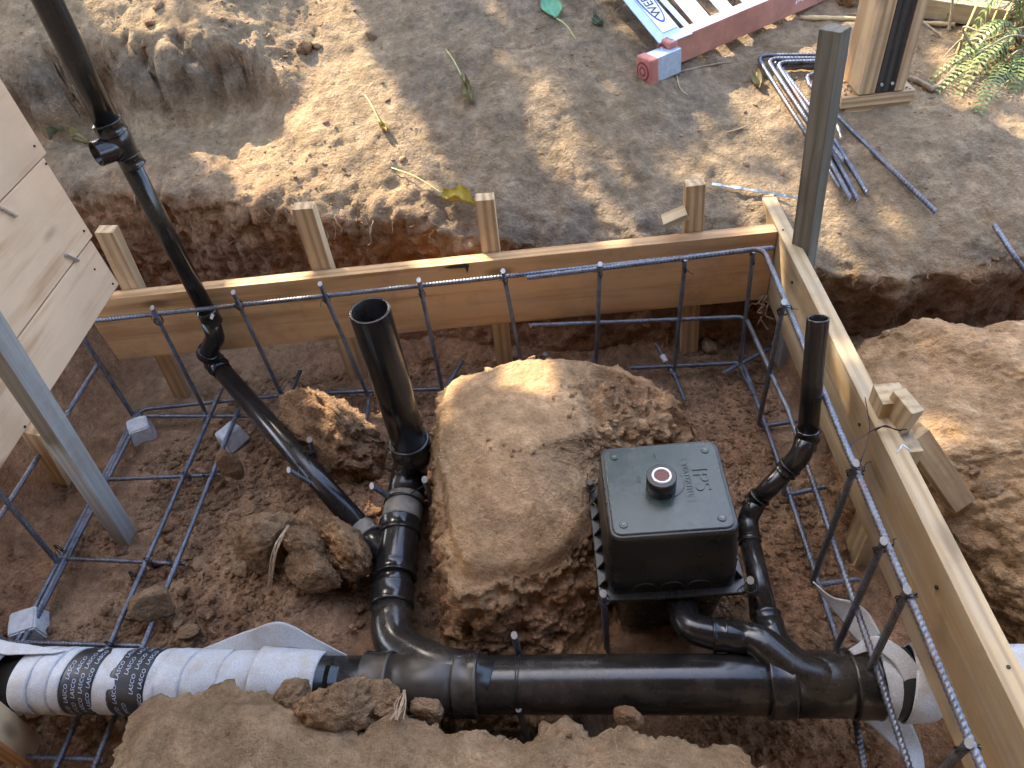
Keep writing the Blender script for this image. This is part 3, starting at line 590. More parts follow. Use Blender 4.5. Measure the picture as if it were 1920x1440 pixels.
for (V_, sd_, tt_, cr_), n_, nm_, mt_, s1 in ((SK1, 5200, 'mound_crumbs', 'clod', .018), (SK2, 2600, 'ledge_crumbs', 'clod', .016), (SK3, 3600, 'heap_crumbs', 'clod_tan', .018)):
    hz = np.clip((-.25 - V_[:, 2]) / .2, 0, 1); w_ = (sd_ * hz ** 2 * 1.0 + cr_ * .35 + (.03 if nm_ == 'ledge_crumbs' else .003)) * np.clip(fbm(V_, 7.0, 3, .6, 97) + .35, 0, 1); w_ *= (V_[:, 1] > .2) & (V_[:, 0] < 1.7) & (V_[:, 2] > -.52); w_ /= w_.sum()
    q_ = V_[rng.choice(len(V_), n_, p=w_)] + rng.normal(0, .006, (n_, 3)) * np.array([1, 1, .3]); crumbs(nm_, q_, .003, s1, M[mt_])
def strands(name, starts, length, rad, mat, droop=0.5, seed=0, n=7):
    r = np.random.default_rng(seed); g = Geo()
    for p in starts:
        L = length * r.uniform(.4, 1.4); d = _n(np.array([r.normal(), r.normal() - .4, -droop * abs(r.normal())])); q = [np.array(p, float)]
        for k in range(n):
            d = _n(d + 0.45 * r.normal(size=3) + np.array([0, 0, -.08 * droop])); q.append(q[-1] + d * L / n)
        V, Q, e = tube(np.array(q), np.linspace(rad, rad * .4, n + 1) * r.uniform(.6, 1.4), 4); g.add(V, [Q])
    return tag(g.build(name, mat), kind='stuff')
lipv = BANK_V.reshape(nr if False else -1, 3); L0 = BANK_V[(nface - 2) * len(xs):(nface + 3) * len(xs)]; L0 = L0[(np.abs(L0[:, 0] - 0) < 1.7)]
strands('root_fibres', L0[rng.integers(0, len(L0), 150)], .07, .0011, M['root'], 1.2, 5)
sel = rng.choice(np.where((BANK_V[:, 1] > 1.75) & (BANK_V[:, 1] < 3.2) & (np.abs(BANK_V[:, 0]) < 1.9))[0], 260)
strands('bank_twigs', BANK_V[sel] + np.array([0, 0, .006]), .07, .0013, M['twig'], 0.12, 6, 4)
mp = [on_z(random.uniform(830, 1120), random.uniform(700, 1040), -.158) for _ in range(36)] + [on_z(random.uniform(230, 1400), random.uniform(1400, 1440), -.128) for _ in range(30)]
strands('mound_straw', np.array(mp), .030, .0008, M['root'], 0.05, 16, 4)
fp = np.array(floor_pts([(250, 820), (560, 760), (640, 1100), (400, 1240), (200, 1100)], 30)); strands('floor_roots', fp + np.array([0, 0, .012]), .11, .0014, M['root'], 0.15, 9)
fp = np.array(floor_pts([(1310, 640), (1400, 640), (1590, 1100), (1400, 1000)], 14)); strands('floor_rootlets', fp + np.array([0, 0, .01]), .07, .0010, M['root'], 0.1, 10)

# ================================================================== FORM BOARDS
t = thing('form_board', 'long form board across the back of the trench, dark drip stain on it', 'form board', (-.35, 1.684, -.235))
board('plank', (-1.42, 1.684, -.1175), (.608, 1.684, -.1175), (0, 0, 1), .235, .040, M['fir'], t)
g = Geo(); P = [on_y(*p, 1.6615) for p in [(832, 502), (846, 498), (862, 496), (872, 494), (880, 496), (878, 506), (874, 520), (876, 512), (872, 502), (858, 503), (844, 504)]]
V = np.array(P); g.add(V, [np.arange(len(V))[None, :]]); s_ = g.build('stain', M['ink_black'], t)
s_['label'] = 'dark brown drip stain'
t = thing('form_board', 'long weathered form board running towards the viewer down the right side', 'form board', (.63, .9, -.235))
board('plank', (.630, -.30, -.1175), (.630, 1.865, -.1175), (0, 0, 1), .235, .040, M['fir_pale'], t)
for k_ in (1, 6, 8):
    yy = .25 + .18 * k_ + .04 * math.sin(k_ * 7); V, Q, e = tube(ax_line((.630 + .008 * math.sin(k_ * 3), yy, -.001), (.630 + .008 * math.sin(k_ * 3), yy, .0015), (0, 1)), .0032, 8); g = Geo(); g.add(V, [Q] + e); g.build('nail_head', M['wire'], t)
# upper and lower courses under the side board are one plank; nails
for yy in (0.62, 1.0, 1.5):
    V, Q, e = tube(ax_line((.609, yy, -.05), (.606, yy, -.05), (0, 1)), .004, 8); g = Geo(); g.add(V, [Q] + e); g.build('nail_head', M['wire'], t)

def stake(label, a, b, w, th, up=(0, 1, 0), mat='stake', group=None, name='wooden_stake', taper=None, cat='wooden stake'):
    o = board(name, a, b, up, w, th, M[mat], None, 0.0018, taper); return tag(o, label, cat, group)
yb = 1.726
def back_stake(label, tl, tr, bot):
    a = (on_y(*tl, yb) + on_y(*tr, yb)) / 2; b = on_y(*bot, yb); d = (b - a); b = a + d * ((-.56 - a[2]) / d[2]); stake(label, a, b, .040, float(np.linalg.norm(on_y(*tl, yb) - on_y(*tr, yb))), (0, 1, 0))
back_stake('wooden stake behind the back form board, next to the plank wall', (182, 430), (216, 428), (345, 740))
back_stake('leaning pale stake behind the back form board, left of the standing pipe', (550, 388), (588, 382), (682, 735))
back_stake('stake behind the back form board, under the curled yellow leaf', (891, 371), (926, 366), (946, 670))
back_stake('cracked stake behind the back form board, nearest its right corner', (1284, 343), (1321, 339), (1290, 680))
tag(board('wood_block', on_y(1243, 424, 1.690) + np.array([0, 0, .012]), on_y(1287, 405, 1.690) + np.array([0, 0, .012]), (0, 1, 0), .05, .019, M['fir_pale']), 'small wood wedge lying on top of the back form board', 'wood block')
# stakes outside the side board, two of them seen under it
a = on_x(1468, 650, .672); stake('wooden stake under the side form board, behind the upright hooked bar', (.672, a[1], -.02), (.675, a[1] - .005, -.56), .035, .058, (1, 0, 0), 'grey_wood')
a = on_x(1608, 1040, .672); stake('pale stake under the side form board, beside the curling foam strips', (.672, a[1], -.02), (.672, a[1] + .01, -.56), .035, .075, (1, 0, 0), 'fir_pale')
p = on_z(1645, 745, .03); stake('square timber block standing at the outside of the side form board', (p[0] + .022, p[1] - .005, .045), (p[0] + .03, p[1], -.25), .052, .055, (1, 0, 0), 'fir_pale', name='timber_block', cat='timber block')
p = on_z(1697, 752, .05); stake('taller timber offcut wired upright behind the square block', (p[0], p[1] - .01, .062), (p[0] - .02, p[1] + .03, -.25), .028, .060, (1, .3, 0), 'fir_pale', name='timber_block', cat='timber block')
a = on_z(1712, 812, -.02); b = on_z(1800, 940, -.235); stake('timber brace slanting down into the soil heap outside the side board', a, b, .050, .036, (.1, .3, 1), 'stake', name='timber_brace', cat='timber brace')
# bent nail by the brace
V, Q, e = tube(fillet([on_z(1682, 850, .0), on_z(1692, 833, .0), on_z(1706, 845, .0)], .003), .0016, 6); g = Geo(); g.add(V, [Q] + e); tag(g.build('bent_nail', M['galv']), 'bent shiny nail sticking out beside the timber brace', 'nail')

# leaning grey-green post behind the corner
a = on_z(1507, 470, -.02); b = on_y(1565, 45, a[1] + .02)
top = on_y(1566, 52, a[1] + .015); bot = on_y(1505, 485, a[1]); bot = bot + (bot - top) * .45
stake('tall square grey green post rising outside the corner of the form boards', bot, top, .040, .052, (.75, .6, 0), 'green_wood', name='grey_post', cat='post')

# plank wall on the left
t = thing('plank_wall', 'pale plank form wall standing on the left with its lower edge raised', 'form wall', (-1.28, 1.0, .05))
zs = [.052, .205, .440, .675, .91, 1.145, 1.38]; ends = [1.655, 1.672, 1.690, 1.702, 1.715, 1.72, 1.72]
for k in range(6):
    zc = (zs[k] + zs[k + 1]) / 2; board('plank', (-1.279 - .001 * (k % 2), -.2, zc), (-1.279 - .001 * (k % 2), ends[k], zc), (0, 0, 1), zs[k + 1] - zs[k] - .003, .036, M['fir_wall'], t, 0.0025)
for (px, py) in ((128, 480), (8, 393), (142, 503)):
    p = on_x(px, py, -1.262); 
    if px == 142: continue
    b_ = board('tie_clip', p + np.array([0, -.012, .012]), p + np.array([.002, .016, -.028]), (1, 0, 0), .014, .006, M['galv'], t, 0.001)
for (px, py) in ((64, 274), (86, 307), (157, 433), (177, 505), (211, 532), (46, 800)):
    p = on_x(px, py, -1.261); V, Q, e = tube(ax_line(p, p + np.array([.0022, 0, 0]), (0, 1)), .0032, 8); g = Geo(); g.add(V, [Q] + e); g.build('nail_head', M['wire'], t)

# grey prop post in front of the plank wall
b = on_z(232, 1000, -.43); a = np.array([-1.075, 1.03, .44]); stake('weathered grey post leaning down in front of the plank wall', b + (b - a) * .04, a + (a - b) * .5, .045, .047, (-.25, -1, 0), 'grey_wood', name='grey_post', cat='post')
# short stake behind it
a = on_z(62, 800, -.02); b = on_z(120, 900, -.45); stake('short pale stake hidden behind the leaning grey post on the left', a, b, .040, .045, (0, 1, 0), 'stake')
a = on_z(-60, 1325, -.15); b = on_z(48, 1408, -.44); stake('pale post stub slanting in at the lower left corner', a, b, .060, .05, (0, 1, .3), 'stake', name='post_stub', cat='post')

# ================================================================== REBAR
def rebar_geo(pts, r=.0068, bend=.03, pitch=.0095, n=8):
    P = fillet(pts, bend, 8) if len(pts) > 2 else np.array(pts, float)
    P, s = resample(P, pitch / 4); ph = np.arange(len(P)) % 4; R = r * np.where(ph == 0, 1.13, np.where(ph == 1, 1.08, 0.93)); g = Geo()
    V, Q, e = tube(P, R, n, slant=r * .7); g.add(V, [Q]); 
    V2 = V; g.F += []; 
    for f in e: g.F.append((f, 1))
    return g
def rebar(name, pts, parent=None, r=.0068, bend=.03, pitch=.0095, **kw):
    return rebar_geo(pts, r, bend, pitch).build(name, [M['steel'], M['steel_end']], parent)
def wire_loop(c, axis, rad, parent, turns=2, tails=2, seed=0, name='tie_wire'):
    r = np.random.default_rng(seed); ax = _n(axis); u = _n(np.cross(ax, [0.3, 0.5, 0.9])); w = np.cross(ax, u); th = np.linspace(0, turns * 2 * math.pi, 24 * turns)
    P = np.array(c)[None] + rad * (np.cos(th)[:, None] * u + np.sin(th)[:, None] * w) + (np.linspace(-.004, .004, len(th)) + .0015 * np.sin(th * 2.3))[:, None] * ax
    g = Geo(); V, Q, e = tube(P, .0014, 5); g.add(V, [Q])
    for k in range(tails):
        d = _n(r.normal(size=3) + np.array([0, 0, .4])); q = [P[-1]]
        for j in range(4): d = _n(d + .5 * r.normal(size=3)); q.append(q[-1] + d * .008)
        V, Q, e = tube(np.array(q), .0010, 5); g.add(V, [Q])
    return g.build(name, M['wire'], parent)

YB = 1.585
def Bp(px, py, y=YB): return on_y(px, py, y)
XR = .53
def Rp(px, py, x=XR): return on_x(px, py, x)
# --- cage along the back board
cb = thing('rebar_cage', 'tied rebar cage standing along the inside of the back form board', 'rebar cage', (-.3, YB, -.41))
p0, p1 = Bp(190, 600), Bp(1412, 468); rebar('long_bar', [p0 + (p0 - p1) * .02, p1 + np.array([.05, 0, 0])], cb, .0064)
q0 = Bp(986, 521, YB - .012); q1 = Bp(1422, 466, YB - .012); rr = [Rp(1600, 870), Rp(1840, 1440)]
rebar('long_bar', [q0, q1 + np.array([.012, 0, 0]), rr[0], rr[1] + (rr[1] - rr[0]) * .15], cb, .0067, .035)
mid0, mid1 = Bp(994, 610), Bp(1398, 594); mm = [Rp(1478, 770, .528), Rp(1640, 1240, .528), Rp(1705, 1440, .528)]
rebar('long_bar', [mid0, mid1, mm[0], mm[1], mm[2] + (mm[2] - mm[1]) * .2], cb, .0064, .03)
lo = -.408
l0, l1 = on_z(262, 768, lo), on_z(560, 738, lo); rebar('long_bar', [l0 + np.array([-.0, -.9, 0]), l0, l1, on_z(845, 728, lo)], cb, .0067, .04)
rebar('long_bar', [on_z(1180, 690, lo), on_z(1393, 680, lo), on_z(1462, 872, lo), on_z(1588, 1255, lo), on_z(1620, 1440, lo)], cb, .0067, .03)
ups = [((285, 577), (380, 762)), ((437, 548), (527, 738)), ((600, 532), (692, 748)), ((785, 525), (826, 715)), ((943, 508), (976, 672)), ((1125, 495), (1118, 672)), ((1285, 485), (1264, 692)), ((1413, 470), (1386, 694))]
for k, (a, b) in enumerate(ups):
    A, B = Bp(*a, YB - .016), Bp(*b, YB - .016); B = A + (B - A) * ((-.415 - A[2]) / (B[2] - A[2]))
    rebar('upright_bar', [A, B, B + np.array([.01, -.13 if k else -.05, .012])], cb, .0059, .03)
    c = A + (B - A) * .06; wire_loop(Bp(a[0] + (b[0] - a[0]) * .12, a[1] + (b[1] - a[1]) * .12, YB - .008) if k < 4 else c, (1, 0, .3), .0165, cb, 2, 2, 60 + k)
for k, (a, b) in enumerate([((563, 694), (553, 720)), ((866, 677), (846, 712)), ((1022, 664), (1020, 690)), ((1116, 655), (1114, 690)), ((1229, 644), (1252, 684)), ((1447, 651), (1388, 682))]):
    A, B = on_z(*a, -.37 if k < 5 else -.41), on_z(*b, -.41); o = rebar('short_bar', [A, B, B + (B - A) * .5], cb, .0066)
    if k in (4,):
        V, Q, e = tube(ax_line(A + (B - A) * .55, A + (B - A) * .85, np.linspace(0, 1, 4)), .0085, 10); g = Geo(); g.add(V, [Q] + e); g.build('white_tape', M['white_tape'], o)
# --- cage along the side board
cs = thing('rebar_cage', 'tied rebar cage of hooked uprights along the inside of the right side form board', 'rebar cage', (XR, .8, -.41))
for k, (a, b, hook) in enumerate([((1470, 566), (1421, 800), (1500, 806)), ((1605, 868), (1514, 1117), (1560, 1100)), ((1657, 1014), (1563, 1228), None), ((1701, 1105), (1590, 1340), None), ((1817, 1393), (1735, 1480), None)]):
    A, B = Rp(*a, XR - .008), Rp(*b, XR - .008); B = A + (B - A) * ((-.415 - A[2]) / (B[2] - A[2]))
    pts = [A, B, B + np.array([.11, .01, .0])] if hook else [A, B, B + np.array([.11, 0, 0])]
    rebar('upright_bar', pts, cs, .0062, .03); wire_loop(A + (B - A) * .06 + np.array([.006, 0, 0]), (0, 1, .3), .0165, cs, 2, 2, 80 + k)
A = on_z(1466, 930, lo); rebar('hook_bar', fillet([on_z(1478, 880, -.33), A, on_z(1546, 913, lo)], .02), cs, .0066, .02)
# wire from the side cage over the board to the timber offcuts
pts = [Rp(1586, 843, XR), on_z(1628, 812, .004), on_z(1655, 800, .02), on_z(1690, 808, .02)]
g = Geo(); V, Q, e = tube(smooth_path(pts, 8), .0013, 5); g.add(V, [Q])
V, Q, e = tube(smooth_path([on_z(1622, 745, .01), on_z(1628, 780, .012), on_z(1630, 813, .006), on_z(1612, 870, -.02), on_z(1585, 925, -.1)], 8), .0010, 5); g.add(V, [Q])
V, Q, e = tube(smooth_path([on_z(1640, 808, .006), on_z(1660, 798, .018), on_z(1680, 806, .02), on_z(1700, 805, .03)], 8), .0013, 5); g.add(V, [Q])
tag(g.build('tie_wire', M['wire']), 'twisted black tie wire stretched from the side rebar over the board to the offcuts', 'wire')
# --- mat and uprights on the left
cl = thing('rebar_cage', 'rebar mat on concrete blocks with uprights at the left of the trench', 'rebar cage', (-1.3, 1.0, -.41))
A, B = on_z(247, 778, lo), on_z(28, 1205, lo); B2 = B + (B - A) * .5; rebar('long_bar', [A + np.array([.012, .02, 0]), B2], cl, .0062); rebar('long_bar', [A + np.array([.030, .0, -.004]), B2 + np.array([.018, 0, -.004])], cl, .0062)
A, B = on_z(415, 730, lo + .013), on_z(200, 1222, lo + .013); rebar('long_bar', [A, B + (B - A) * .55], cl, .0064)
A, B = on_z(447, 768, lo + .013), on_z(268, 1212, lo + .013); rebar('long_bar', [A, B + (B - A) * .55], cl, .0064)
for (a, b) in (((200, 899), (412, 890)), ((100, 1046), (348, 1057)), ((-10, 1203), (275, 1211)), ((0, 1417), (190, 1424)), ((275, 780), (462, 780))):
    rebar('cross_bar', [on_z(*a, lo), on_z(*b, lo)], cl, .0062)
XL = -1.44
for (a, b) in (((182, 686), (125, 776)), ((95, 819), (-10, 985))):
    A, B = on_x(*a, XL), on_x(*b, XL); rebar('upper_bar', [A, B], cl, .0064)
for (a, b) in (((160, 640), (247, 775)), ((-20, 902), (98, 1042)), ((-40, 1165), (18, 1212))):
    A, B = on_x(*a, XL + .01), on_x(*b, XL + .01); B = A + (B - A) * ((-.415 - A[2]) / (B[2] - A[2])); rebar('upright_bar', [A + (A - B) * .15, B], cl, .0068)
for k, (px, py) in enumerate([(388, 895), (350, 893), (278, 1054), (320, 1056), (100, 1046), (207, 1211), (250, 1080), (110, 1030)]):
    wire_loop(on_z(px, py, lo + .007), (.6, 1, 0), .0165, cl, 2, 2, 100 + k)
# --- short pins driven in beside the pipes
def pin(label, top, bot, zt, zb, r=.0066, group=None, seed=0, wire=None):
    A, B = on_z(*top, zt), on_z(*bot, zb); o = rebar('rebar_pin', [A, B], None, r); tag(o, label, 'rebar pin', group)
    if wire is not None: wire_loop(wire[0], wire[1], wire[2], o, 2, 2, seed)
    return o

# concrete blocks under the left mat
def dobie(label, px, py, z, s, rot, tilt=0.0):
    bm = bmesh.new(); bmesh.ops.create_cube(bm, size=1.0)
    for v in bm.verts:
        k = .82 if v.co.z > 0 else 1.0; v.co = Vector((v.co.x * s[0] * k, v.co.y * s[1] * k, v.co.z * s[2]))
    bmesh.ops.bevel(bm, geom=list(bm.edges), offset=.004, segments=2, affect='EDGES'); bmesh.ops.subdivide_edges(bm, edges=list(bm.edges), cuts=3, use_grid_fill=True)
    V = np.array([v.co[:] for v in bm.verts]); d = .003 * fbm(V + px, 30.0, 3, .6, 7)
    for v, k in zip(bm.verts, d): v.co += v.co.normalized() * k
    me = bpy.data.meshes.new('concrete_block'); bm.to_mesh(me); bm.free(); me.materials.append(M['concrete'])
    o = bpy.data.objects.new('concrete_block', me); col.objects.link(o); o.location = Vector(on_z(px, py, z)); o.rotation_euler = (tilt, tilt * .5, rot); return tag(o, label, 'concrete block')
dobie('pale concrete spacer block in the back corner of the left rebar mat', 264, 806, -.428, (.074, .072, .068), .5, .15)
dobie('blue white concrete spacer block under the two long rebars', 434, 818, -.432, (.078, .068, .062), .9, -.1)
dobie('bright concrete spacer block on the left, just above the foam wrapped pipe', 52, 1172, -.425, (.078, .078, .06), .35, .12)
dobie('low concrete scrap peeking out under the foam wrapped pipe', 66, 1330, -.45, (.05, .03, .03), .2)
dobie('concrete scrap at the left end under the foam wrapped pipe', 38, 1326, -.45, (.03, .03, .03), .6)

# ================================================================== PIPES
pw = thing('drain_pipework', 'black plastic drain pipework along the trench with three risers joined into it', 'drain pipe', (-.1, .58, -.46))
def solid(name, P, r, mat='abs', n=28, parent=pw, caps=(True, True), label=None):
    g = Geo(); V, Q, e = tube(P, r, n, caps=caps); g.add(V, [Q] + e); o = g.build(name, M[mat], parent)
    if label: o['label'] = label
    return o
def collar(name, a, b, r, mat='abs', lip=.0018, parent=pw, label=None):
    """socket of a fitting: short cylinder with rolled rims"""
    ts = [0, .03, .10, .16, .84, .90, .97, 1]; R = [r - .004, r + lip * .4, r + lip, r, r, r + lip, r + lip * .4, r - .004]
    return solid(name, ax_line(a, b, ts), np.array(R), mat, 32, parent, label=label)
def open_pipe(name, P, ro, ri, depth, mat, parent=pw, label=None):
    """open at the last point"""
    P = np.asarray(P, float); n = len(P); d = _n(P[-1] - P[-2]); inner = [P[-1] - d * depth * t for t in np.linspace(0, 1, 5)]
    g = Geo(); V, Q, e = tube(P, ro, 36, caps=(True, False)); g.add(V, [Q] + e)
    bev = np.array([P[-1], P[-1] + d * .0012, P[-1] + d * .0012, P[-1], P[-1] - d * depth]); 
    T, U, W = frames(ax_line(P[-2], P[-1], (0, 1))); th = np.linspace(0, 2 * math.pi, 36, endpoint=False); ring = np.cos(th)[:, None] * U[-1] + np.sin(th)[:, None] * W[-1]
    VV = np.concatenate([bev[i] + ring * rr_ for i, rr_ in enumerate((ro, ro - .0012, ri + .0008, ri, ri))]); a = (np.arange(4)[:, None] * 36 + np.arange(36)[None, :]); b = (np.arange(4)[:, None] * 36 + (np.arange(36)[None, :] + 1) % 36)
    g.add(VV, [np.stack([a, b, b + 36, a + 36], -1).reshape(-1, 4), (np.arange(36) + 4 * 36)[None, :]])
    o = g.build(name, M[mat], parent)
    if label: o['label'] = label
    return o
ZM = -.30; RM = .0572
def main_at(px): 
    p = on_z(px, 1264 + 24 * min(1, px / 800.0) if px < 1200 else 1288 - 8 * (px - 1200) / 440.0, ZM); return p
ma, mb, mc, me_ = np.array([-1.62, .685, ZM]), np.array([-.53, .612, ZM]), np.array([.49, .562, ZM - .006]), np.array([1.7, .52, ZM - .02])
def mx(x):
    if x < mb[0]: a, b = ma, mb
    elif x < mc[0]: a, b = mb, mc
    else: a, b = mc, me_
    return a + (b - a) * (x - a[0]) / (b[0] - a[0])
solid('pipe', np.array([mx(-1.62), mx(-1.0), mx(-.52)]), RM, 'abs', 40)
solid('pipe', np.array([mx(-.55), mx(-.3), mx(.0), mx(.25), mx(.5)]), RM, 'abs', 40, label='thick main pipe lying across the front of the trench')
solid('pipe', np.array([mx(.45), mx(.8), mx(1.2), mx(1.65)]), RM - .001, 'abs', 40)
# combination wye with the sweep
collar('coupling', mx(-.478), mx(-.418), .0655, 'abs_mid'); solid('wye_fitting', np.array([mx(-.43), mx(-.34), mx(-.27)]), .0618, 'abs_mid', 40, label='dusty sweep wye where the thick riser joins the main pipe'); collar('coupling', mx(-.283), mx(-.232), .0655, 'abs_mid')
WZ = -.335; wye_a = on_z(735, 1132, WZ); wye_b = on_z(742, 1060, WZ); wye_c = on_z(751, 985, WZ); elb = on_z(766, 905, WZ)
sweep = fillet([mx(-.20) + np.array([0, .0, .012]), mx(-.33) + np.array([-.0, .028, .010]), wye_a + np.array([.012, -.10, 0.004]), wye_a + np.array([0, .0, 0])], [.1, .16, .2, .1], 12)
solid('sweep_bend', sweep, np.linspace(.049, .0465, len(sweep)), 'abs', 32)
collar('coupling', wye_a + np.array([0, -.012, 0]), wye_a + np.array([-.002, .042, 0]), .0515, 'abs_clean')
solid('pipe', np.array([wye_a, wye_b]), .0445, 'abs_clean', 32)
solid('wye_fitting', np.array([wye_a + (wye_c - wye_a) * t for t in (.30, .36, .9, 1.0)]), np.array([.046, .0505, .0485, .050]), 'abs_clean', 32, label='shiny wye taking in the slanting pipe')
collar('coupling', wye_a + (wye_c - wye_a) * .30, wye_a + (wye_c - wye_a) * .46, .0520, 'abs_clean'); collar('coupling', wye_c + np.array([0, -.035, 0]), wye_c + np.array([-.001, .008, 0]), .0525, 'abs_clean')
solid('pipe', np.array([wye_c, elb]), .0445, 'abs_dusty', 32)
collar('coupling', wye_c + (elb - wye_c) * .05, wye_c + (elb - wye_c) * .62, .0505, 'abs_dusty')
st_b = on_z(768, 830, -.19); st_t = on_z(693, 582, .245)
eb = fillet([wye_c + (elb - wye_c) * .55, elb + np.array([0.0, .055, 0]), st_b + (st_b - st_t) * .10, st_b], [.05, .055, .05, .05], 10)
solid('elbow', eb, np.linspace(.0485, .047, len(eb)), 'abs', 32)
ax = _n(st_t - st_b); collar('coupling', st_b - ax * .035, st_b + ax * .014, .0515, 'abs')
open_pipe('pipe', np.array([st_b - ax * .03, st_b + (st_t - st_b) * .5, st_t]), .0445, .0385, .30, 'abs', label='thick open ended standing pipe')
# slanting pipe and tall vent on the left
dg_b = on_z(712, 1030, WZ); dg_a = on_z(405, 682, -.265); d = _n(dg_b - dg_a)
solid('pipe', np.array([dg_a, (dg_a + dg_b) / 2, dg_b - d * .06]), .0290, 'abs_clean', 28, label='long slanting pipe from the vent to the wye')
collar('coupling', dg_b - d * .085, dg_b - d * .045, .0330, 'abs_dusty'); solid('wye_branch', np.array([dg_b - d * .06, dg_b - d * .01, dg_b + d * .02, wye_b + np.array([0, .01, 0])]), np.array([.0315, .0315, .032, .034]), 'abs_clean', 28)
v_b = on_y(392, 592, 1.622); v_k = on_y(404, 632, 1.610); v_e = on_z(390, 662, -.215); v_t = on_y(217, 255, 1.617); v_top = on_y(74, -30, 1.612)
el = fillet([v_b, v_k, v_e, dg_a, dg_a + d * .05], [.02, .03, .035, .03, .02], 8); solid('elbow', el, np.linspace(.0265, .0305, len(el)), 'abs_clean', 28)
ax = _n(v_t - v_b); collar('coupling', v_b - ax * .028, v_b + ax * .022, .0292, 'abs'); e1 = _n(v_e - v_k); collar('coupling', v_e - e1 * .018, v_e + e1 * .012, .0315, 'abs_clean'); collar('coupling', dg_a - d * .012, dg_a + d * .022, .0335, 'abs_clean')
solid('pipe', np.array([v_b, (v_b + v_t) / 2, v_t]), .0242, 'abs', 28, label='tall vent pipe in front of the back form board')
tb, tt_ = on_y(248, 305, 1.617), on_y(204, 236, 1.617); ax = _n(tt_ - tb)
solid('tee_fitting', np.array([tb, tb + (tt_ - tb) * .3, tb + (tt_ - tb) * .55, tt_]), np.array([.0275, .029, .0325, .0335]), 'abs', 28, label='tee fitting with open side branch on the vent pipe')
collar('coupling', tb - ax * .01, tb + ax * .022, .0287, 'abs'); collar('coupling', tt_ - ax * .02, tt_ + ax * .012, .0345, 'abs')
tc = (tb + tt_) / 2 - ax * .002; brd = _n(np.array([-.62, -.72, .10])); open_pipe('tee_branch', np.array([tc, tc + brd * .03, tc + brd * .062]), .0295, .0262, .05, 'abs')
solid('pipe', np.array([tt_, (tt_ + v_top) / 2, v_top, v_top + (v_top - tt_) * 1.5]), .0298, 'abs', 28, label='upper vent pipe above the tee')
# white tape tabs on the vent elbows
for (px, py, yy) in ((398, 594, 1.590), (389, 683, None)):
    p = on_y(px, py, yy) if yy else on_z(px, py, -.245); b_ = board('price_tag', p + np.array([-.006, -.001, -.006]), p + np.array([.006, -.001, .009]), (0, -1, .3), .002, .009, M['white_tape'], pw, .0005)
# right riser
h_t = on_z(1534, 597, .19); h_b = on_z(1514, 818, -.070); k1 = on_z(1500, 856, -.105); k2 = on_z(1405, 952, -.245); k3 = on_z(1399, 986, -.265); k4 = on_z(1440, 1165, -.275)
ax = _n(h_t - h_b); open_pipe('pipe', np.array([h_b - ax * .03, (h_b + h_t) / 2, h_t]), .0213, .0172, .22, 'abs_clean', label='thin open ended riser beside the side form board')
d1 = _n(k2 - k1); el = fillet([h_b, k1 + ax * .0, k1 + d1 * .050], [.02, .07, .02], 12); solid('elbow', el, np.linspace(.0225, .0228, len(el)), 'abs_clean', 28); collar('coupling', h_b - ax * .010, h_b + ax * .018, .0242, 'abs_clean'); collar('coupling', k1 + d1 * .030, k1 + d1 * .050, .0242, 'abs_clean')
solid('pipe', np.array([k1 + d1 * .04, k2]), .0206, 'abs_clean', 28); collar('coupling', k2 - d1 * .040, k2 - d1 * .014, .0240, 'abs_clean')
d2 = _n(k4 - k3); el = fillet([k2 - d1 * .03, (k2 * .4 + k3 * .6), k3 + d2 * .045], [.02, .035, .02], 10); solid('elbow', el, .0226, 'abs_clean', 28); collar('coupling', k3 + d2 * .030, k3 + d2 * .045, .0240, 'abs_clean')
solid('pipe', np.array([k3 + d2 * .03, k4]), .0225, 'abs_clean', 28); collar('coupling', k4 - d2 * .02, k4 + d2 * .025, .0275, 'abs_clean')
w_end = mx(.48) + np.array([0, .0, .004]); w_in = mx(.40) + np.array([0, .03, .01])
el = fillet([k4, k4 + d2 * .05, w_in, w_end], [.03, .06, .06, .05], 8); solid('wye_fitting', el, np.linspace(.030, .040, len(el)), 'abs', 30, label='double wye at the right end of the main pipe')
# box outlet into the wye
o0 = np.array([.190, .84, -.285]); o1 = on_z(1290, 1178, -.262); o2 = on_z(1345, 1190, -.260); o3 = on_z(1420, 1202, -.255); o4 = mx(.40) + np.array([0, .0, .03]); o5 = mx(.52) + np.array([0, 0, .0])
el = fillet([o0, o1, o2, o3], [.03, .05, .04, .03], 8); solid('elbow', el, .0315, 'abs_clean', 30); collar('coupling', o2 - np.array([.012, 0, 0]), o2 + np.array([.018, -.001, 0]), .0335, 'abs_clean')
el = fillet([o2 + np.array([.02, 0, 0]), o3, o4, o5], [.03, .06, .08, .05], 8); solid('wye_fitting', el, np.linspace(.032, .044, len(el)), 'abs', 30)
collar('coupling', mx(.335), mx(.385), .0650, 'abs_clean'); solid('wye_fitting', np.array([mx(.37), mx(.45), mx(.525)]), .0622, 'abs', 40); collar('coupling', mx(.492), mx(.545), .0655, 'abs')
# tiny sticker on the wye
b_ = board('sticker', mx(-.375) + np.array([-.012, -.0628, -.004]), mx(-.375) + np.array([.018, -.0628, -.004]), (0, -.25, 1), .012, .0012, M['label'], pw, .0003)

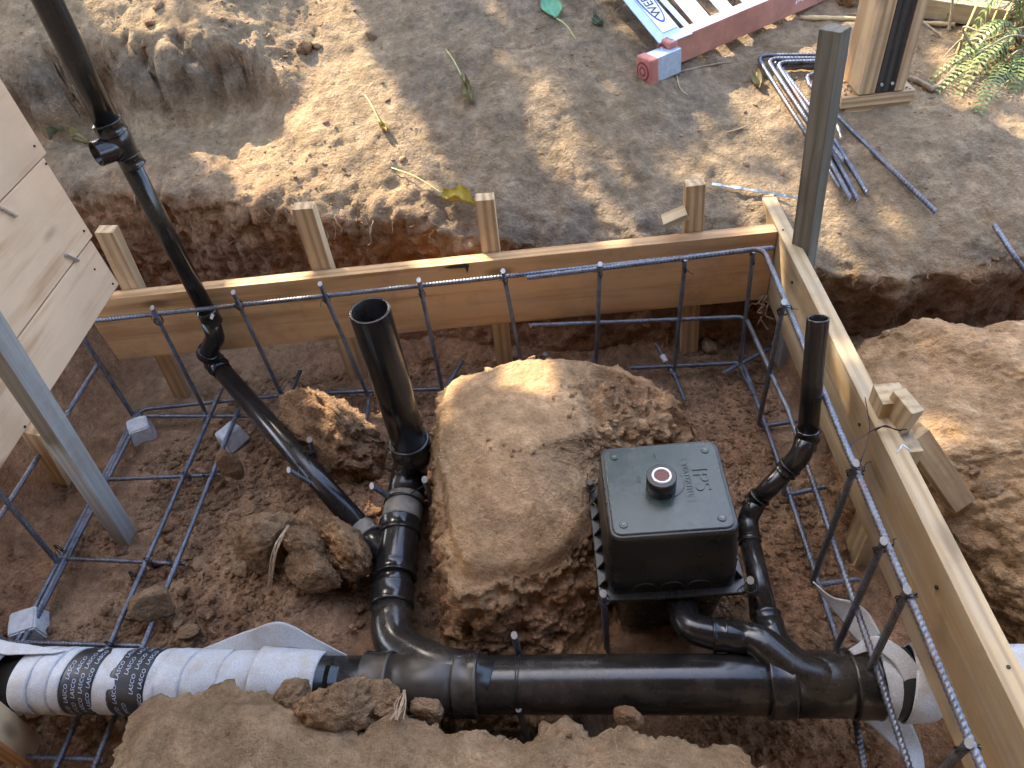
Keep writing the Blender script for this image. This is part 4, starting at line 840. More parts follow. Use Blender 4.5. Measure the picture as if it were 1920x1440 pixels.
# ------------------------------------------------------------------ foam wrap and tape
def band(name, x0, x1, r0, r1, mat, parent, wob=.0015, seed=0, n=56, rings=12, tilt=0.0):
    ts = np.linspace(0, 1, rings); P = np.array([mx(x0 + (x1 - x0) * t) for t in ts]); T, U, W = frames(P); th = np.linspace(0, 2 * math.pi, n, endpoint=False)
    g = Geo(); R = r0 + (r1 - r0) * ts; R = R + .0016 * np.sin(math.pi * ts) ** .5
    V = P[:, None, :] + R[:, None, None] * (np.cos(th)[None, :, None] * U[:, None, :] + np.sin(th)[None, :, None] * W[:, None, :])
    up = V[..., 1] - P[:, None, 1]; V[..., 0] += tilt * up
    V = V.reshape(-1, 3); c = np.repeat(P, n, 0); D = _n_rows(V - c); V = V + D * (wob * fbm(V, 24.0, 3, .6, seed))[:, None]
    Vi = c + (V - c) * .94
    a = (np.arange(rings - 1)[:, None] * n + np.arange(n)[None, :]); b = (np.arange(rings - 1)[:, None] * n + (np.arange(n)[None, :] + 1) % n); Q = np.stack([a, b, b + n, a + n], -1).reshape(-1, 4); k = rings * n
    e0 = np.stack([np.arange(n), np.arange(n) + k, (np.arange(n) + 1) % n + k, (np.arange(n) + 1) % n], 1); e1 = e0 + (rings - 1) * n
    g.add(np.concatenate([V, Vi]), [Q, Q[:, ::-1] + k, e0, e1[:, ::-1]]); return g.build(name, mat, parent)
def _n_rows(A): return A / (np.linalg.norm(A, axis=1)[:, None] + 1e-12)
fw = Geo(); wrap = None
def at_px(px): return on_z(px, 1262, ZM + .03)[0]
xs_w = [(-1.62, 14, .071, .074), (48, 82, .066, .069), (78, 120, .067, .069), (116, 142, .066, .068), (135, 300, .0655, .0655), (296, 316, .066, .0665), (312, 362, .066, .0690), (356, 428, .0665, .0690), (422, 486, .0665, .0685)]
wrap = band('foam_wrap', at_px(48), at_px(84), .067, .0695, M['foam'], pw, .002, 1, tilt=.10); wrap['label'] = 'dented white foam wrap on the left end of the main pipe'
for k, (a, b, r0, r1) in enumerate(xs_w):
    if k == 1: continue
    xa = a if a < 0 else at_px(a); xb = at_px(b); band('foam_turn', xa, xb, r0, r1, M['foam'], wrap, .0035, 10 + k, tilt=.10)
flare = band('foam_turn', at_px(488), at_px(602), .080, .066, M['foam'], wrap, .0015, 30, tilt=.04)
# second piece at the right, past the side board
band('foam_turn', .545, .578, .063, .064, M['foam'], wrap, .002, 40, tilt=.15); band('foam_turn', .66, 1.0, .066, .066, M['foam'], wrap, .002, 42); band('foam_turn', .98, 1.6, .068, .066, M['foam'], wrap, .002, 43); band('foam_turn', .600, .66, .072, .066, M['foam'], wrap, .002, 44, tilt=.3)
band('tape_band', .574, .602, .0645, .0645, M['tape'], wrap, .001, 41, tilt=.15)
def curved_text(body, size, x0, th0, r, parent, mat, mirror=False):
    cu = bpy.data.curves.new('lettering', 'FONT'); cu.body = body; cu.size = size; cu.resolution_u = 2; cu.shear = .25; o = bpy.data.objects.new('lettering', cu); col.objects.link(o)
    bpy.context.view_layer.update(); me = bpy.data.meshes.new_from_object(o.evaluated_get(bpy.context.evaluated_depsgraph_get())); bpy.data.objects.remove(o)
    V = np.array([v.co[:] for v in me.vertices]); F = [list(p.vertices) for p in me.polygons]; bpy.data.meshes.remove(me); bpy.data.curves.remove(cu)
    th = th0 - V[:, 0] / r; xx = x0 - V[:, 1]
    C = np.array([mx(a) for a in xx]); return np.stack([xx + .10 * np.sin(th - math.pi / 2) * 0 + .10 * r * np.cos(th), C[:, 1] + r * np.cos(th), C[:, 2] + r * np.sin(th)], 1), F
for k, (a, b) in enumerate(((142, 203), (230, 298))):
    tb_ = band('tape_band', at_px(a), at_px(b), .0672, .0672, M['tape'], wrap, .0006, 50 + k, tilt=.10); tb_['label'] = 'black tape band with slanting pale lettering'
    g = Geo(); xa, xb = at_px(a), at_px(b)
    for row in range(4):
        for j in range(5):
            th0 = math.radians(234 - 41 * j - row * 9); x0 = xa + (xb - xa) * (.26 + row * .225)
            if random.random() < .12: continue
            V, F = curved_text('LASCO', .0130, x0, th0, .0692, None, None)
            for f in F: g.F.append((np.array([f]) + g.n, 0))
            g.V.append(V); g.n += len(V)
    g.build('lettering', M['ink_tape'], wrap, False)
# loose foam sheets
def sheet(name, label, grid, thick=.0025, sub=10, seed=0, cat='foam sheet'):
    A = np.array(grid, float); r, c, _ = A.shape
    rows = [smooth_path(list(A[i]), sub) for i in range(r)]; R = np.stack(rows); cols = [smooth_path(list(R[:, j]), sub) for j in range(R.shape[1])]; G = np.stack(cols, 1); nr, nc, _ = G.shape
    V = G.reshape(-1, 3); N = grid_normals(V, nr, nc); V = V + N * (.0025 * fbm(V, 14.0, 3, .6, seed))[:, None]; W = V - N * thick; k = len(V); Q = grid_faces(nr, nc)
    edge = np.concatenate([np.arange(nc), np.arange(1, nr) * nc + nc - 1, np.arange(nc - 2, -1, -1) + (nr - 1) * nc, np.arange(nr - 2, 0, -1) * nc]); e2 = np.roll(edge, -1)
    g = Geo(); g.add(np.concatenate([V, W]), [Q, Q[:, ::-1] + k, np.stack([edge, edge + k, e2 + k, e2], 1)]); o = g.build(name, M['foam']); return tag(o, label, cat)
Pz = lambda px, py, z: on_z(px, py, z)
sheet('foam_sheet', 'folded white foam sheet sticking up behind the foam wrapped pipe', [[Pz(380, 1216, -.27), Pz(470, 1180, -.22), Pz(528, 1166, -.205), Pz(590, 1196, -.24), Pz(650, 1228, -.27)], [Pz(400, 1228, -.27), Pz(470, 1225, -.26), Pz(545, 1215, -.25), Pz(600, 1228, -.27), Pz(650, 1236, -.28)]], seed=2)
sheet('foam_sheet', 'torn foam strip curling up between the rebars at right', [[Pz(1525, 1090, -.26), Pz(1560, 1118, -.27), Pz(1600, 1128, -.27), Pz(1630, 1150, -.28), Pz(1652, 1188, -.29)], [Pz(1535, 1105, -.275), Pz(1560, 1140, -.30), Pz(1580, 1165, -.32), Pz(1600, 1195, -.33), Pz(1625, 1215, -.33)]], seed=3)
sheet('foam_sheet', 'wide foam flap arching over the right end of the main pipe', [[Pz(1590, 1218, -.24), Pz(1640, 1192, -.22), Pz(1690, 1215, -.22), Pz(1725, 1260, -.24), Pz(1740, 1325, -.29)], [Pz(1600, 1228, -.245), Pz(1640, 1220, -.235), Pz(1672, 1240, -.235), Pz(1695, 1280, -.25), Pz(1705, 1335, -.30)]], seed=4)
sheet('foam_sheet', 'foam tail hanging down below the right end of the main pipe', [[Pz(1600, 1335, -.37), Pz(1660, 1385, -.40), Pz(1700, 1425, -.42), Pz(1725, 1470, -.44)], [Pz(1700, 1335, -.37), Pz(1715, 1370, -.40), Pz(1730, 1410, -.43), Pz(1735, 1460, -.45)]], seed=5)
sheet('foam_sheet', 'foam edge peeling open at the far left of the main pipe', [[Pz(-30, 1190, -.25), Pz(20, 1205, -.235), Pz(70, 1212, -.235), Pz(125, 1222, -.24)], [Pz(-30, 1218, -.225), Pz(10, 1228, -.222), Pz(36, 1228, -.225), Pz(100, 1226, -.235)]], seed=6)

# ------------------------------------------------------------------ black box with lid
bx = thing('drain_box', 'black plastic drain box with grey green lid and round centre plug', 'drain box', (.178, .86, -.35))
def rrect(w, h, r, n=8):
    out = []
    for cx, cy, a0 in ((w / 2 - r, h / 2 - r, 0), (-w / 2 + r, h / 2 - r, 90), (-w / 2 + r, -h / 2 + r, 180), (w / 2 - r, -h / 2 + r, 270)):
        for k in range(n + 1): a = math.radians(a0 + 90 * k / n); out.append((cx + r * math.cos(a), cy + r * math.sin(a)))
    return np.array(out)
BC = np.array([.178, .862]); ZL = -.03
def loft(name, secs, mat, parent, capb=True):
    g = Geo(); rings = []
    for (w, h, r, z) in secs: q = rrect(w, h, r); rings.append(np.concatenate([q + BC, np.full((len(q), 1), z)], 1))
    n = len(rings[0]); m_ = len(rings); a = (np.arange(m_ - 1)[:, None] * n + np.arange(n)[None, :]); b = (np.arange(m_ - 1)[:, None] * n + (np.arange(n)[None, :] + 1) % n); Q = np.stack([a, b, b + n, a + n], -1).reshape(-1, 4)
    caps = [(np.arange(n) + (m_ - 1) * n)[None, :]] + ([np.arange(n)[::-1][None, :]] if capb else [])
    g.add(np.concatenate(rings), [Q] + caps); o = g.build(name, mat, parent, True)
    sm = o.modifiers.new('edge', 'BEVEL') if False else None
    return o
W, H = .238, .218
body = loft('body', [(.215, .200, .03, -.43), (.258, .244, .03, -.235), (.270, .252, .03, -.220), (.266, .247, .026, -.205), (.265, .246, .026, -.162), (.261, .242, .026, -.158), (.260, .241, .026, -.118), (.256, .237, .026, -.114), (.252, .232, .026, -.06), (.250, .230, .026, -.042), (.246, .226, .024, -.034), (.240, .220, .022, -.0315), (.236, .216, .02, -.0325)], M['box'], bx)
lid = loft('lid', [(.2325, .2125, .018, -.05), (.2325, .2125, .018, -.0312), (.2305, .2105, .017, -.0295), (.2265, .2065, .016, -.0290)], M['lid'], bx)
fl_ = loft('flange', [(.300, .276, .012, -.232), (.304, .280, .012, -.230), (.304, .280, .012, -.223), (.300, .276, .012, -.221)], M['box'], bx)
g = Geo()
for sx in (-1, 1):
    for k in range(6):
        yy = BC[1] - .105 + .042 * k; x0 = BC[0] + sx * .133; x1 = BC[0] + sx * .149
        V = np.array([(x0, yy - .002, -.221), (x1, yy - .002, -.221), (x0, yy - .002, -.192), (x0, yy + .002, -.221), (x1, yy + .002, -.221), (x0, yy + .002, -.192)]); g.add(V, [np.array([[0, 1, 2], [5, 4, 3]]), np.array([[0, 3, 4, 1], [1, 4, 5, 2], [2, 5, 3, 0]])])
g.build('gusset_ribs', M['box'], bx, False)['kind'] = 'stuff'
def disc(name, c, r, z0, z1, mat, parent, n=36, bev=.0015):
    return solid(name, np.array([(c[0], c[1], z0), (c[0], c[1], z1 - bev), (c[0], c[1], z1)]), np.array([r, r, r - bev]), mat, n, parent)
pc = np.array([.168, .858]); boss = disc('plug', pc, .0295, -.03, .012, 'box', bx); disc('plug_seat', pc + np.array([.012, .010]), .036, -.0291, -.0272, 'lid', lid)
g = Geo(); P = np.array([(pc[0], pc[1], .0118), (pc[0], pc[1], .0145), (pc[0], pc[1], .0145), (pc[0], pc[1], .0125)]); th = np.linspace(0, 2 * math.pi, 36, endpoint=False); ring = np.stack([np.cos(th), np.sin(th), 0 * th], 1)
VV = np.concatenate([P[i] + ring * r_ for i, r_ in enumerate((.0195, .0190, .0155, .0150))]); a = (np.arange(3)[:, None] * 36 + np.arange(36)[None, :]); b = (np.arange(3)[:, None] * 36 + (np.arange(36)[None, :] + 1) % 36); g.add(VV, [np.stack([a, b, b + 36, a + 36], -1).reshape(-1, 4)]); g.build('white_ring', M['ring_white'], boss)
disc('plug_core', pc, .0153, .0112, .0132, 'ring_core', boss)
for sx in (-1, 1):
    for sy in (-1, 1):
        c = BC + np.array([sx * .094, sy * .084]); s_ = disc('lid_screw', c, .0085, -.0292, -.0268, 'lid', lid, 20, .001); disc('screw_head', c, .004, -.027, -.0258, 'screw', s_ if False else lid, 12, .0006)
for k, (ang, l0, l1) in enumerate(((97, .05, .095),)):
    d_ = np.array([math.cos(math.radians(ang)), math.sin(math.radians(ang)) * .9]); solid('ridge', np.array([(*(BC + d_ * l0), -.0308), (*(BC + d_ * l1), -.0308)]), .0022, 'lid', 8, lid)
def text_mesh(cu, name):
    t_ = bpy.data.objects.new(name, cu); col.objects.link(t_); bpy.context.view_layer.update()
    me = bpy.data.meshes.new_from_object(t_.evaluated_get(bpy.context.evaluated_depsgraph_get())); bpy.data.objects.remove(t_); o = bpy.data.objects.new(name, me); col.objects.link(o); return o
def flat_text(body, size, loc, rz, parent, mat, ext=.0005, sx=1.0, name='lettering'):
    cu = bpy.data.curves.new(name, 'FONT'); cu.body = body; cu.size = size; cu.extrude = ext; cu.align_x = 'CENTER'; cu.align_y = 'CENTER'; cu.materials.append(mat); o = text_mesh(cu, name)
    o.location = Vector(loc); o.rotation_euler = (0, 0, rz); o.scale = (sx, 1, 1); o.parent = parent; o.matrix_parent_inverse = base_of(parent).inverted(); return o
flat_text('IPS', .044, (BC[0] + .072, BC[1] + .012, -.0286), -math.pi / 2, lid, M['lid'], .0016, 1.15)
flat_text('WATERTITE', .0165, (BC[0] + .0455, BC[1] + .012, -.0286), -math.pi / 2, lid, M['lid'], .0010, .95); flat_text('TUF', .013, (BC[0] - .052, BC[1] + .022, -.0288), -math.pi / 2, lid, M['lid'], .0006)
V = rrect(.0195, .106, .002, 3); g = Geo(); c = BC + np.array([.0455, .012]); ro_, ri_ = np.concatenate([V + c, np.full((len(V), 1), -.0283)], 1), np.concatenate([V * np.array([.82, .97]) + c, np.full((len(V), 1), -.0283)], 1); n_ = len(V); g.add(np.concatenate([ro_, ri_, ro_ - np.array([0, 0, .001])]), [np.stack([np.arange(n_), (np.arange(n_) + 1) % n_, (np.arange(n_) + 1) % n_ + n_, np.arange(n_) + n_], 1)]); g.build('letter_frame', M['lid'], lid, False)
for sx in (-.05, .0, .05): pass
for sx in (-.055, .0, .055):
    th = np.linspace(0, math.pi, 20); P = np.stack([BC[0] + sx + .024 * np.cos(th), np.full(20, BC[1] - .1235), -.213 + .024 * np.sin(th)], 1); solid('knockout_ring', P, .0018, 'box', 6, bx)

# pins
pin('rebar pin at the left corner of the black box flange', (1106, 903), (1112, 935), -.16, -.42, wire=(on_z(1108, 915, -.205), (0, 0, 1), .011), seed=3)
pin('rebar pin at the near left corner of the black box flange', (1131, 1113), (1140, 1240), -.185, -.52, wire=(on_z(1133, 1125, -.21), (0, 0, 1), .012), seed=4)
pin('rebar pin at the near right corner of the black box flange', (1407, 1088), (1412, 1160), -.175, -.42, wire=(on_z(1407, 1102, -.205), (0, 0, 1), .012), seed=5)
def strap(c, axis, r, tail_a, tail_b, parent):
    ax_ = _n(axis); u = _n(np.cross(ax_, [0, 0, 1.0])); w = np.cross(u, ax_); g = Geo()
    for off in (-.0028, .0, .0026):
        th = np.linspace(-.2, math.pi + .2, 20); P = np.array(c)[None] + (r + .0012) * (np.cos(th)[:, None] * u + np.sin(th)[:, None] * w) + (off + .0018 * np.sin(th * 3 + off * 900))[:, None] * ax_
        P = np.concatenate([[tail_a], P, [tail_b]]) if np.linalg.norm(P[0] - tail_a) < np.linalg.norm(P[0] - tail_b) else np.concatenate([[tail_b], P, [tail_a]]); V, Q, e = tube(P, .0012, 5); g.add(V, [Q])
    return g.build('tie_wire', M['wire'], parent)
# slanting pipe pins
pt = dg_a + (dg_b - dg_a) * .50; A, B = on_z(580, 824, -.215), on_z(584, 850, -.45); o = tag(rebar('rebar_pin', [A, A + (pt + np.array([.03, .035, -.2]) - A)], None, .0066), 'rebar pin standing behind the slanting pipe, wired to it', 'rebar pin')
A2 = on_z(541, 881, -.24); B2 = on_z(580, 905, -.30); o2 = tag(rebar('rebar_pin', [A2, B2 + (B2 - A2) * .6], None, .0066), 'rebar pin poking out in front of the slanting pipe', 'rebar pin')
strap(pt, dg_b - dg_a, .0248, A + np.array([.0, 0, -.05]), A2 + (B2 - A2) * .5, o)
# thick riser pins
A3 = on_z(697, 911, -.25); B3 = on_z(752, 946, -.33); o3_ = tag(rebar('rebar_pin', [A3, B3 + (B3 - A3) * .3], None, .0072), 'ribbed rebar pin leaning in from the left of the dusty coupling', 'rebar pin')
A4 = on_z(796, 899, -.24); o4_ = tag(rebar('rebar_pin', [A4, A4 + np.array([.004, .0, -.24])], None, .0072), 'rebar pin standing at the right of the dusty coupling', 'rebar pin')
strap(wye_c + (elb - wye_c) * .45, elb - wye_c, .0512, A3 + (B3 - A3) * .75, A4 + np.array([0, 0, -.02]), o4_)
# main pipe pins
A5 = on_z(964, 1191, -.215); o5_ = tag(rebar('rebar_pin', [A5, A5 + np.array([0, 0, -.3])], None, .0062), 'rebar pin behind the middle of the thick main pipe', 'rebar pin')
A6 = on_z(972, 1316, -.285); A6 = A6 + np.array([0, -.012, 0]); o6_ = tag(rebar('rebar_pin', [A6, A6 + np.array([.0, 0, -.3])], None, .0062), 'rebar pin in front of the middle of the thick main pipe', 'rebar pin')
strap(mx((A5[0] + A6[0]) / 2), mx(.1) - mx(-.1), RM, A5 + np.array([0, 0, -.02]), A6 + np.array([0, .004, .0]), o5_)
A7 = on_z(1134, 1170, -.33); g = Geo()
# blue scrap of foam tube among the front clods
V, Q, e = tube(ax_line(on_z(650, 1336, -.21), on_z(676, 1331, -.21), np.linspace(0, 1, 4)), .0055, 10); g.add(V, [Q] + e); tag(g.build('rebar_end', M['alu_blue']), 'bluish bar end between the clods in front', 'bar end')

# ================================================================== UPPER RIGHT: rebars, post, ladder, plant
def ground_bar(label, pxs, lift=.018, r=.0078, bend=.03, group=None):
    o = rebar('bent_rebar', [on_bank(*p, lift) for p in pxs], None, r * .86, bend, .011); return tag(o, label, 'rebar', group)
gr = 'bent rebars lying in a bundle on the bank'
ground_bar('outermost left bent rebar of the bundle on the bank', [(1620, 102), (1418, 104), (1500, 232), (1575, 352)], .022, group=gr)
ground_bar('second bent rebar from the left in the bundle on the bank', [(1612, 110), (1437, 110), (1520, 235), (1594, 372)], .036, group=gr)
ground_bar('third bent rebar from the left in the bundle on the bank', [(1612, 116), (1448, 113), (1530, 230), (1608, 374)], .022, group=gr)
ground_bar('innermost bent rebar of the bundle, its end farthest right', [(1612, 124), (1460, 122), (1545, 232), (1626, 362)], .022, group=gr)
ground_bar('short leg bent rebar lying inside the bundle corner', [(1608, 113), (1455, 117), (1535, 240), (1580, 300)], .040, group=gr)
ground_bar('single long bent rebar by itself, right of the grey green post', [(1545, 131), (1513, 143), (1517, 158), (1565, 212), (1670, 316), (1754, 397)], .022, .0078, .02)
ground_bar('lone rebar end entering at the right edge over the trench', [(1863, 421), (1905, 485), (1960, 560)], .03)
def snap_tie(label, pxs, lift=.018):
    P = np.array([on_bank(*p, lift) for p in pxs]); P, s = resample(smooth_path(list(P), 8) if len(P) > 2 else P, .004); R = .0052 * (1 + .38 * np.sign(np.sin(s * 2 * math.pi / .06)) * np.abs(np.sin(s * 2 * math.pi / .06)) ** .4) * .8
    g = Geo(); V, Q, e = tube(P, R, 4); g.add(V, [Q] + e); return tag(g.build('metal_tie', M['galv'], smooth=False), label, 'metal tie')
snap_tie('notched galvanised tie lying behind the corner of the form boards', [(1335, 345), (1420, 358), (1500, 372)])
snap_tie('notched galvanised tie lying near the post pad', [(1562, 214), (1571, 238), (1578, 260)])
# built-up post on its pad
pf = on_bank(1652, 190); zp = pf[2]
pt_ = thing('timber_post', 'built up post with dark centre plate standing on a board pad', 'post', pf)
pcx = on_z(1656, 172, zp + .055); 
for (dx, w_, mat, nm) in ((-.050, .050, 'stake', 'side_timber'), (.004, .058, 'black_wood', 'centre_plate'), (.048, .030, 'stake', 'side_timber')):
    b_ = board(nm, (pcx[0] + dx, pcx[1] + .07, zp + .052), (pcx[0] + dx + .02, pcx[1] + .09, zp + 2.6), (0, 1, 0), .140 if nm == 'side_timber' else .132, w_ - .001, M[mat], pt_)
for (dx) in (-.012, .020):
    V, Q, e = tube(ax_line((pcx[0] + dx + .002, pcx[1] + .0045, zp + .078), (pcx[0] + dx + .002, pcx[1] - .003, zp + .078), (0, 1)), .0045, 10); g = Geo(); g.add(V, [Q] + e); g.build('bolt', M['galv'], pt_)
a, b = on_z(1578, 196, zp + .03), on_z(1730, 196, zp + .03)
cx_ = (a[0] + b[0]) / 2; wy = abs(b[0] - a[0])
pd = thing('board_pad', 'two layered board pad under the built up post, dirt on top', 'board pad', (cx_, a[1] + .09, zp))
board('upper_board', (a[0], a[1] + .095, zp + .032), (b[0], a[1] + .095, zp + .032), (0, 1, 0), .19, .034, M['stake'], pd); board('lower_board', (a[0] + .012, a[1] + .095, zp - .004), (b[0] - .006, a[1] + .1, zp - .004), (0, 1, 0), .185, .034, M['stake'], pd)
n = 500; x = rng.uniform(a[0] + .005, b[0] - .005, n); y = a[1] + .01 + .17 * rng.random(n); k = rng.random(n) < .3 + .7 * ((x < cx_) | (y > a[1] + .05)); crumbs('pad_crumbs', np.stack([x[k], y[k], np.full(k.sum(), zp + .0495)], 1), .003, .012, M['clod_red'])
crumbs('post_spoil', np.array([on_bank(random.gauss(1595, 14), random.gauss(150, 18)) for _ in range(260)]), .004, .016, M['clod_red'])
# ladder
ld_a, ld_b = on_bank(1236, 132), on_bank(1560, -8); ldx = _n(np.array([ld_b[0] - ld_a[0], ld_b[1] - ld_a[1], (ld_b[2] - ld_a[2])])); L = 3.2
upv = np.array([0, 0, 1.0]); upv = _n(upv - ldx * np.dot(upv, ldx)); side = np.cross(upv, ldx)          # side: away from the viewer, up-left
phi = math.radians(27); sd2 = side * math.cos(phi) + upv * math.sin(phi); up2 = upv * math.cos(phi) - side * math.sin(phi)
lt = thing('stepladder', 'red railed folding stepladder lying on the bank with aluminium steps', 'stepladder', ld_a)
def lp(u, v, w): return ld_a + ldx * u + side * v + upv * w
def sp(u, v, w): return lp(u, .02, .078) + sd2 * v + up2 * w
board('rail', lp(.03, 0, .042), lp(L, 0, .042), upv, .082, .028, M['ladder_red'], lt); board('rail_flange', lp(.10, .012, .0845), lp(L, .012, .0845), side, .052, .004, M['ladder_pink'], lt)
board('rear_rail', lp(-.06, -.02, .030), lp(.05, -.02, .030), upv, .078, .060, M['alu_blue'], lt); 
for k, (u, v, w, r_) in enumerate(((-.075, -.02, .030, .042), (.022, .0, .052, .037))):
    c = lp(u, v, w); f_ = board('foot', lp(u - .006, v, w), lp(u + .03, v, w), upv, r_ * 2, r_ * 1.75, M['foot_red'], lt, .008)
    for r2, m_ in ((.024, 'foot_dark'), (.019, 'foot_red'), (.013, 'foot_dark'), (.008, 'foot_red')):
        V, Q, e = tube(ax_line(lp(u + .01, v, w), lp(u - .0075 - .0006 * (.03 - r2) * 100, v, w), (0, 1)), r2 * (r_ / .034), 24); g = Geo(); g.add(V, [Q] + e); g.build('foot_ring', M[m_], f_)
board('foot_bracket', lp(.03, .004, .087), lp(.115, .004, .087), side, .062, .004, M['alu_blue'], lt)
for k in range(12):
    u = .20 + .105 * k
    s_ = board('step', sp(u, .0, .006), sp(u, .55, .006), ldx, .052 if k % 2 else .066, .004, M['alu'], lt, .001); board('step_lip', sp(u + .027, .0, -.008), sp(u + .027, .55, -.008), up2, .03, .003, M['alu'], s_)
pl = board('brand_plate', sp(.055, -.01, .010), sp(.055, .55, .010), ldx, .100, .004, M['alu_blue'], lt, .001); board('plate_strip', sp(.070, .02, .0135), sp(.070, .55, .0135), ldx, .060, .003, M['alu'], pl, .0008)
board('brace_strap', sp(.14, .0, .004), sp(.12, .5, .004), ldx, .022, .003, M['alu_blue'], lt, .0008)
def placed_text(body, size, o_, X, Z, parent, mat, nm='lettering', ext=.0004):
    cu = bpy.data.curves.new(nm, 'FONT'); cu.body = body; cu.size = size; cu.extrude = ext; cu.align_x = 'CENTER'; cu.align_y = 'CENTER'; cu.materials.append(mat); o = text_mesh(cu, nm)
    X = _n(X); Z = _n(np.array(Z) - X * np.dot(Z, X)); Y_ = np.cross(Z, X); o.matrix_basis = Matrix([[X[i], Y_[i], Z[i], o_[i]] for i in range(3)] + [[0, 0, 0, 1]]); o.parent = parent; o.matrix_parent_inverse = base_of(parent).inverted(); return o
ov = Geo(); th = np.linspace(0, 2 * math.pi, 32, endpoint=False); c = sp(.070, .175, .0158); sl = sd2; ov.add(np.array([c + sl * .12 * math.cos(t) + ldx * .030 * math.sin(t) for t in th]) , [np.arange(32)[None, :]]); ov.build('logo_oval', M['ink_blue'], pl, False)
ov = Geo(); c = sp(.070, .175, .0163); ov.add(np.array([c + sl * .112 * math.cos(t) + ldx * .024 * math.sin(t) for t in th]), [np.arange(32)[None, :]]); ov.build('logo_face', M['ink_white'], pl, False)
placed_text('WERNER', .046, sp(.070, .175, .0170), sl, up2, pl, M['ink_black'])
ov = Geo()
for k in range(14):
    u0 = .58 + .011 * k; V = np.array([lp(u0, -.0146, .032 + .004 * (k % 3)), lp(u0 + .007, -.0146, .034 + .004 * (k % 2)), lp(u0 + .008, -.0146, .045 + .002 * (k % 3)), lp(u0 + .002, -.0146, .043)]); ov.add(V, [np.arange(4)[None, :]])
ov.build('rail_print', M['ink_white'], lt, False)
for u, v in ((.22, .004), (.235, .018), (.45, .004), (.465, .018), (.125, .01)):
    V, Q, e = tube(ax_line(lp(u, v, .086), lp(u, v, .0895), (0, 1)), .006, 10); g = Geo(); g.add(V, [Q] + e); g.build('rivet', M['alu'], lt)
# lumber and sticks at the top right
a, b = on_bank(1690, 2, .03), on_bank(1890, 30, .03); tag(board('lumber', a - (b - a) * .5, b, (0, 0, 1), .060, .085, M['fir_pale']), 'pale length of lumber lying behind the fern at the top right', 'lumber')
def stick(label, pxs, r, mat, lift=.01, name='stick', cat='stick'):
    P = resample(smooth_path([on_bank(*p, lift) for p in pxs], 8), .02)[0]; g = Geo(); V, Q, e = tube(P, np.linspace(r, r * .75, len(P)) * (1 + .12 * rng.normal(size=len(P))), 8); g.add(V, [Q] + e); return tag(g.build(name, M[mat]), label, cat)
stick('long straight tan stick lying behind the posts', [(1500, 33), (1620, 36), (1790, 46)], .009, 'stick')
stick('short bent branch on the ground left of the fern', [(1705, 146), (1730, 156), (1752, 166), (1795, 125)], .010, 'twig', .012)
stick('thin pale twig near the ladder feet', [(1271, 135), (1330, 122), (1372, 116)], .003, 'twig')
stick('thin twig lying right of the lit patch on the bank', [(1360, 249), (1380, 244), (1402, 236)], .003, 'twig')
stick('straw stalk hanging down by the upper ladder step', [(1268, 138), (1275, 165), (1290, 178)], .002, 'stick')
# fern
fb = on_bank(1905, 95); fern = thing('fern_plant', 'green fern clump with drooping fronds at the right edge', 'fern', fb)
def frond(tip, name='frond', mat='fern', n=20, wl=.055, base=None, arch=.10, sway=0.0, leaflet=.009):
    b0 = np.array(fb if base is None else base, float); tip = np.array(tip, float); t_ = np.linspace(0, 1, n + 6); P = b0[None] * (1 - t_)[:, None] + tip[None] * t_[:, None]; P[:, 2] += arch * 4 * t_ * (1 - t_); g = Geo()
    V, Q, e = tube(P, np.linspace(.003, .001, len(P)), 5); g.add(V, [Q])
    T, U, W = frames(P)
    for i in range(5, len(P)):
        f = (i - 4) / (len(P) - 4); ll = wl * (math.sin(math.pi * min(1, .15 + .85 * (1 - f))) ** .8) * random.uniform(.85, 1.1)
        side_ = _n(np.cross(T[i], [0, 0, 1.0]))
        for sg in (-1, 1):
            d_ = _n(side_ * sg + T[i] * .45 + np.array([0, 0, -.25 + .2 * random.random()])); w_ = np.cross(d_, _n(np.cross(T[i], d_))); w_ = T[i]
            q = P[i]; c1 = q + d_ * ll * .5 + np.array([0, 0, .004]); tp = q + d_ * ll + np.array([0, 0, -.008]); g.add(np.array([q - w_ * .002, c1 - w_ * leaflet * .5, tp, c1 + w_ * leaflet * .5, q + w_ * .002]), [np.array([[0, 1, 3, 4]]), np.array([[1, 2, 3]])])
    return g.build(name, M[mat], fern, False)
fr = [((1835, 208), 'fern', .04, .05), ((1770, 40), 'fern', .20, .06), ((1830, 60), 'fern_lime', .22, .06), ((1880, 20), 'fern_lime', .25, .06), ((1940, 30), 'fern', .25, .06), ((1790, 135), 'fern', .12, .06), ((1850, 140), 'fern', .10, .05), ((1760, 170), 'fern_lime', .05, .04), ((1745, 150), 'fern_lime', .06, .035), ((1900, 170), 'fern', .06, .05), ((1870, -10), 'fern', .3, .06), ((1800, 100), 'fern', .2, .05), ((1925, 140), 'fern', .1, .05)]
fr += [((1815, 20), 'fern_lime', .24, .07), ((1900, 60), 'fern_lime', .16, .07), ((1800, 175), 'fern_lime', .09, .05)]
for p, m_, ar, wl_ in fr: frond(on_bank(*p, .012), mat=m_, arch=ar, wl=wl_ * .80)
for p, q in (((1782, 128), (1832, 30)), ((1840, 90), (1900, -30)), ((1850, 110), (1918, -10))):
    A = on_bank(*p, .0); B_ = np.array(on_bank(*q, .0)) * .6 + A * .4 + np.array([0, 0, .10]); V, Q, e = tube(np.array([A, (A + B_) / 2 + np.array([0, 0, .02]), B_]), .0035, 6); g = Geo(); g.add(V, [Q] + e); g.build('stalk', M['stalk'], fern)
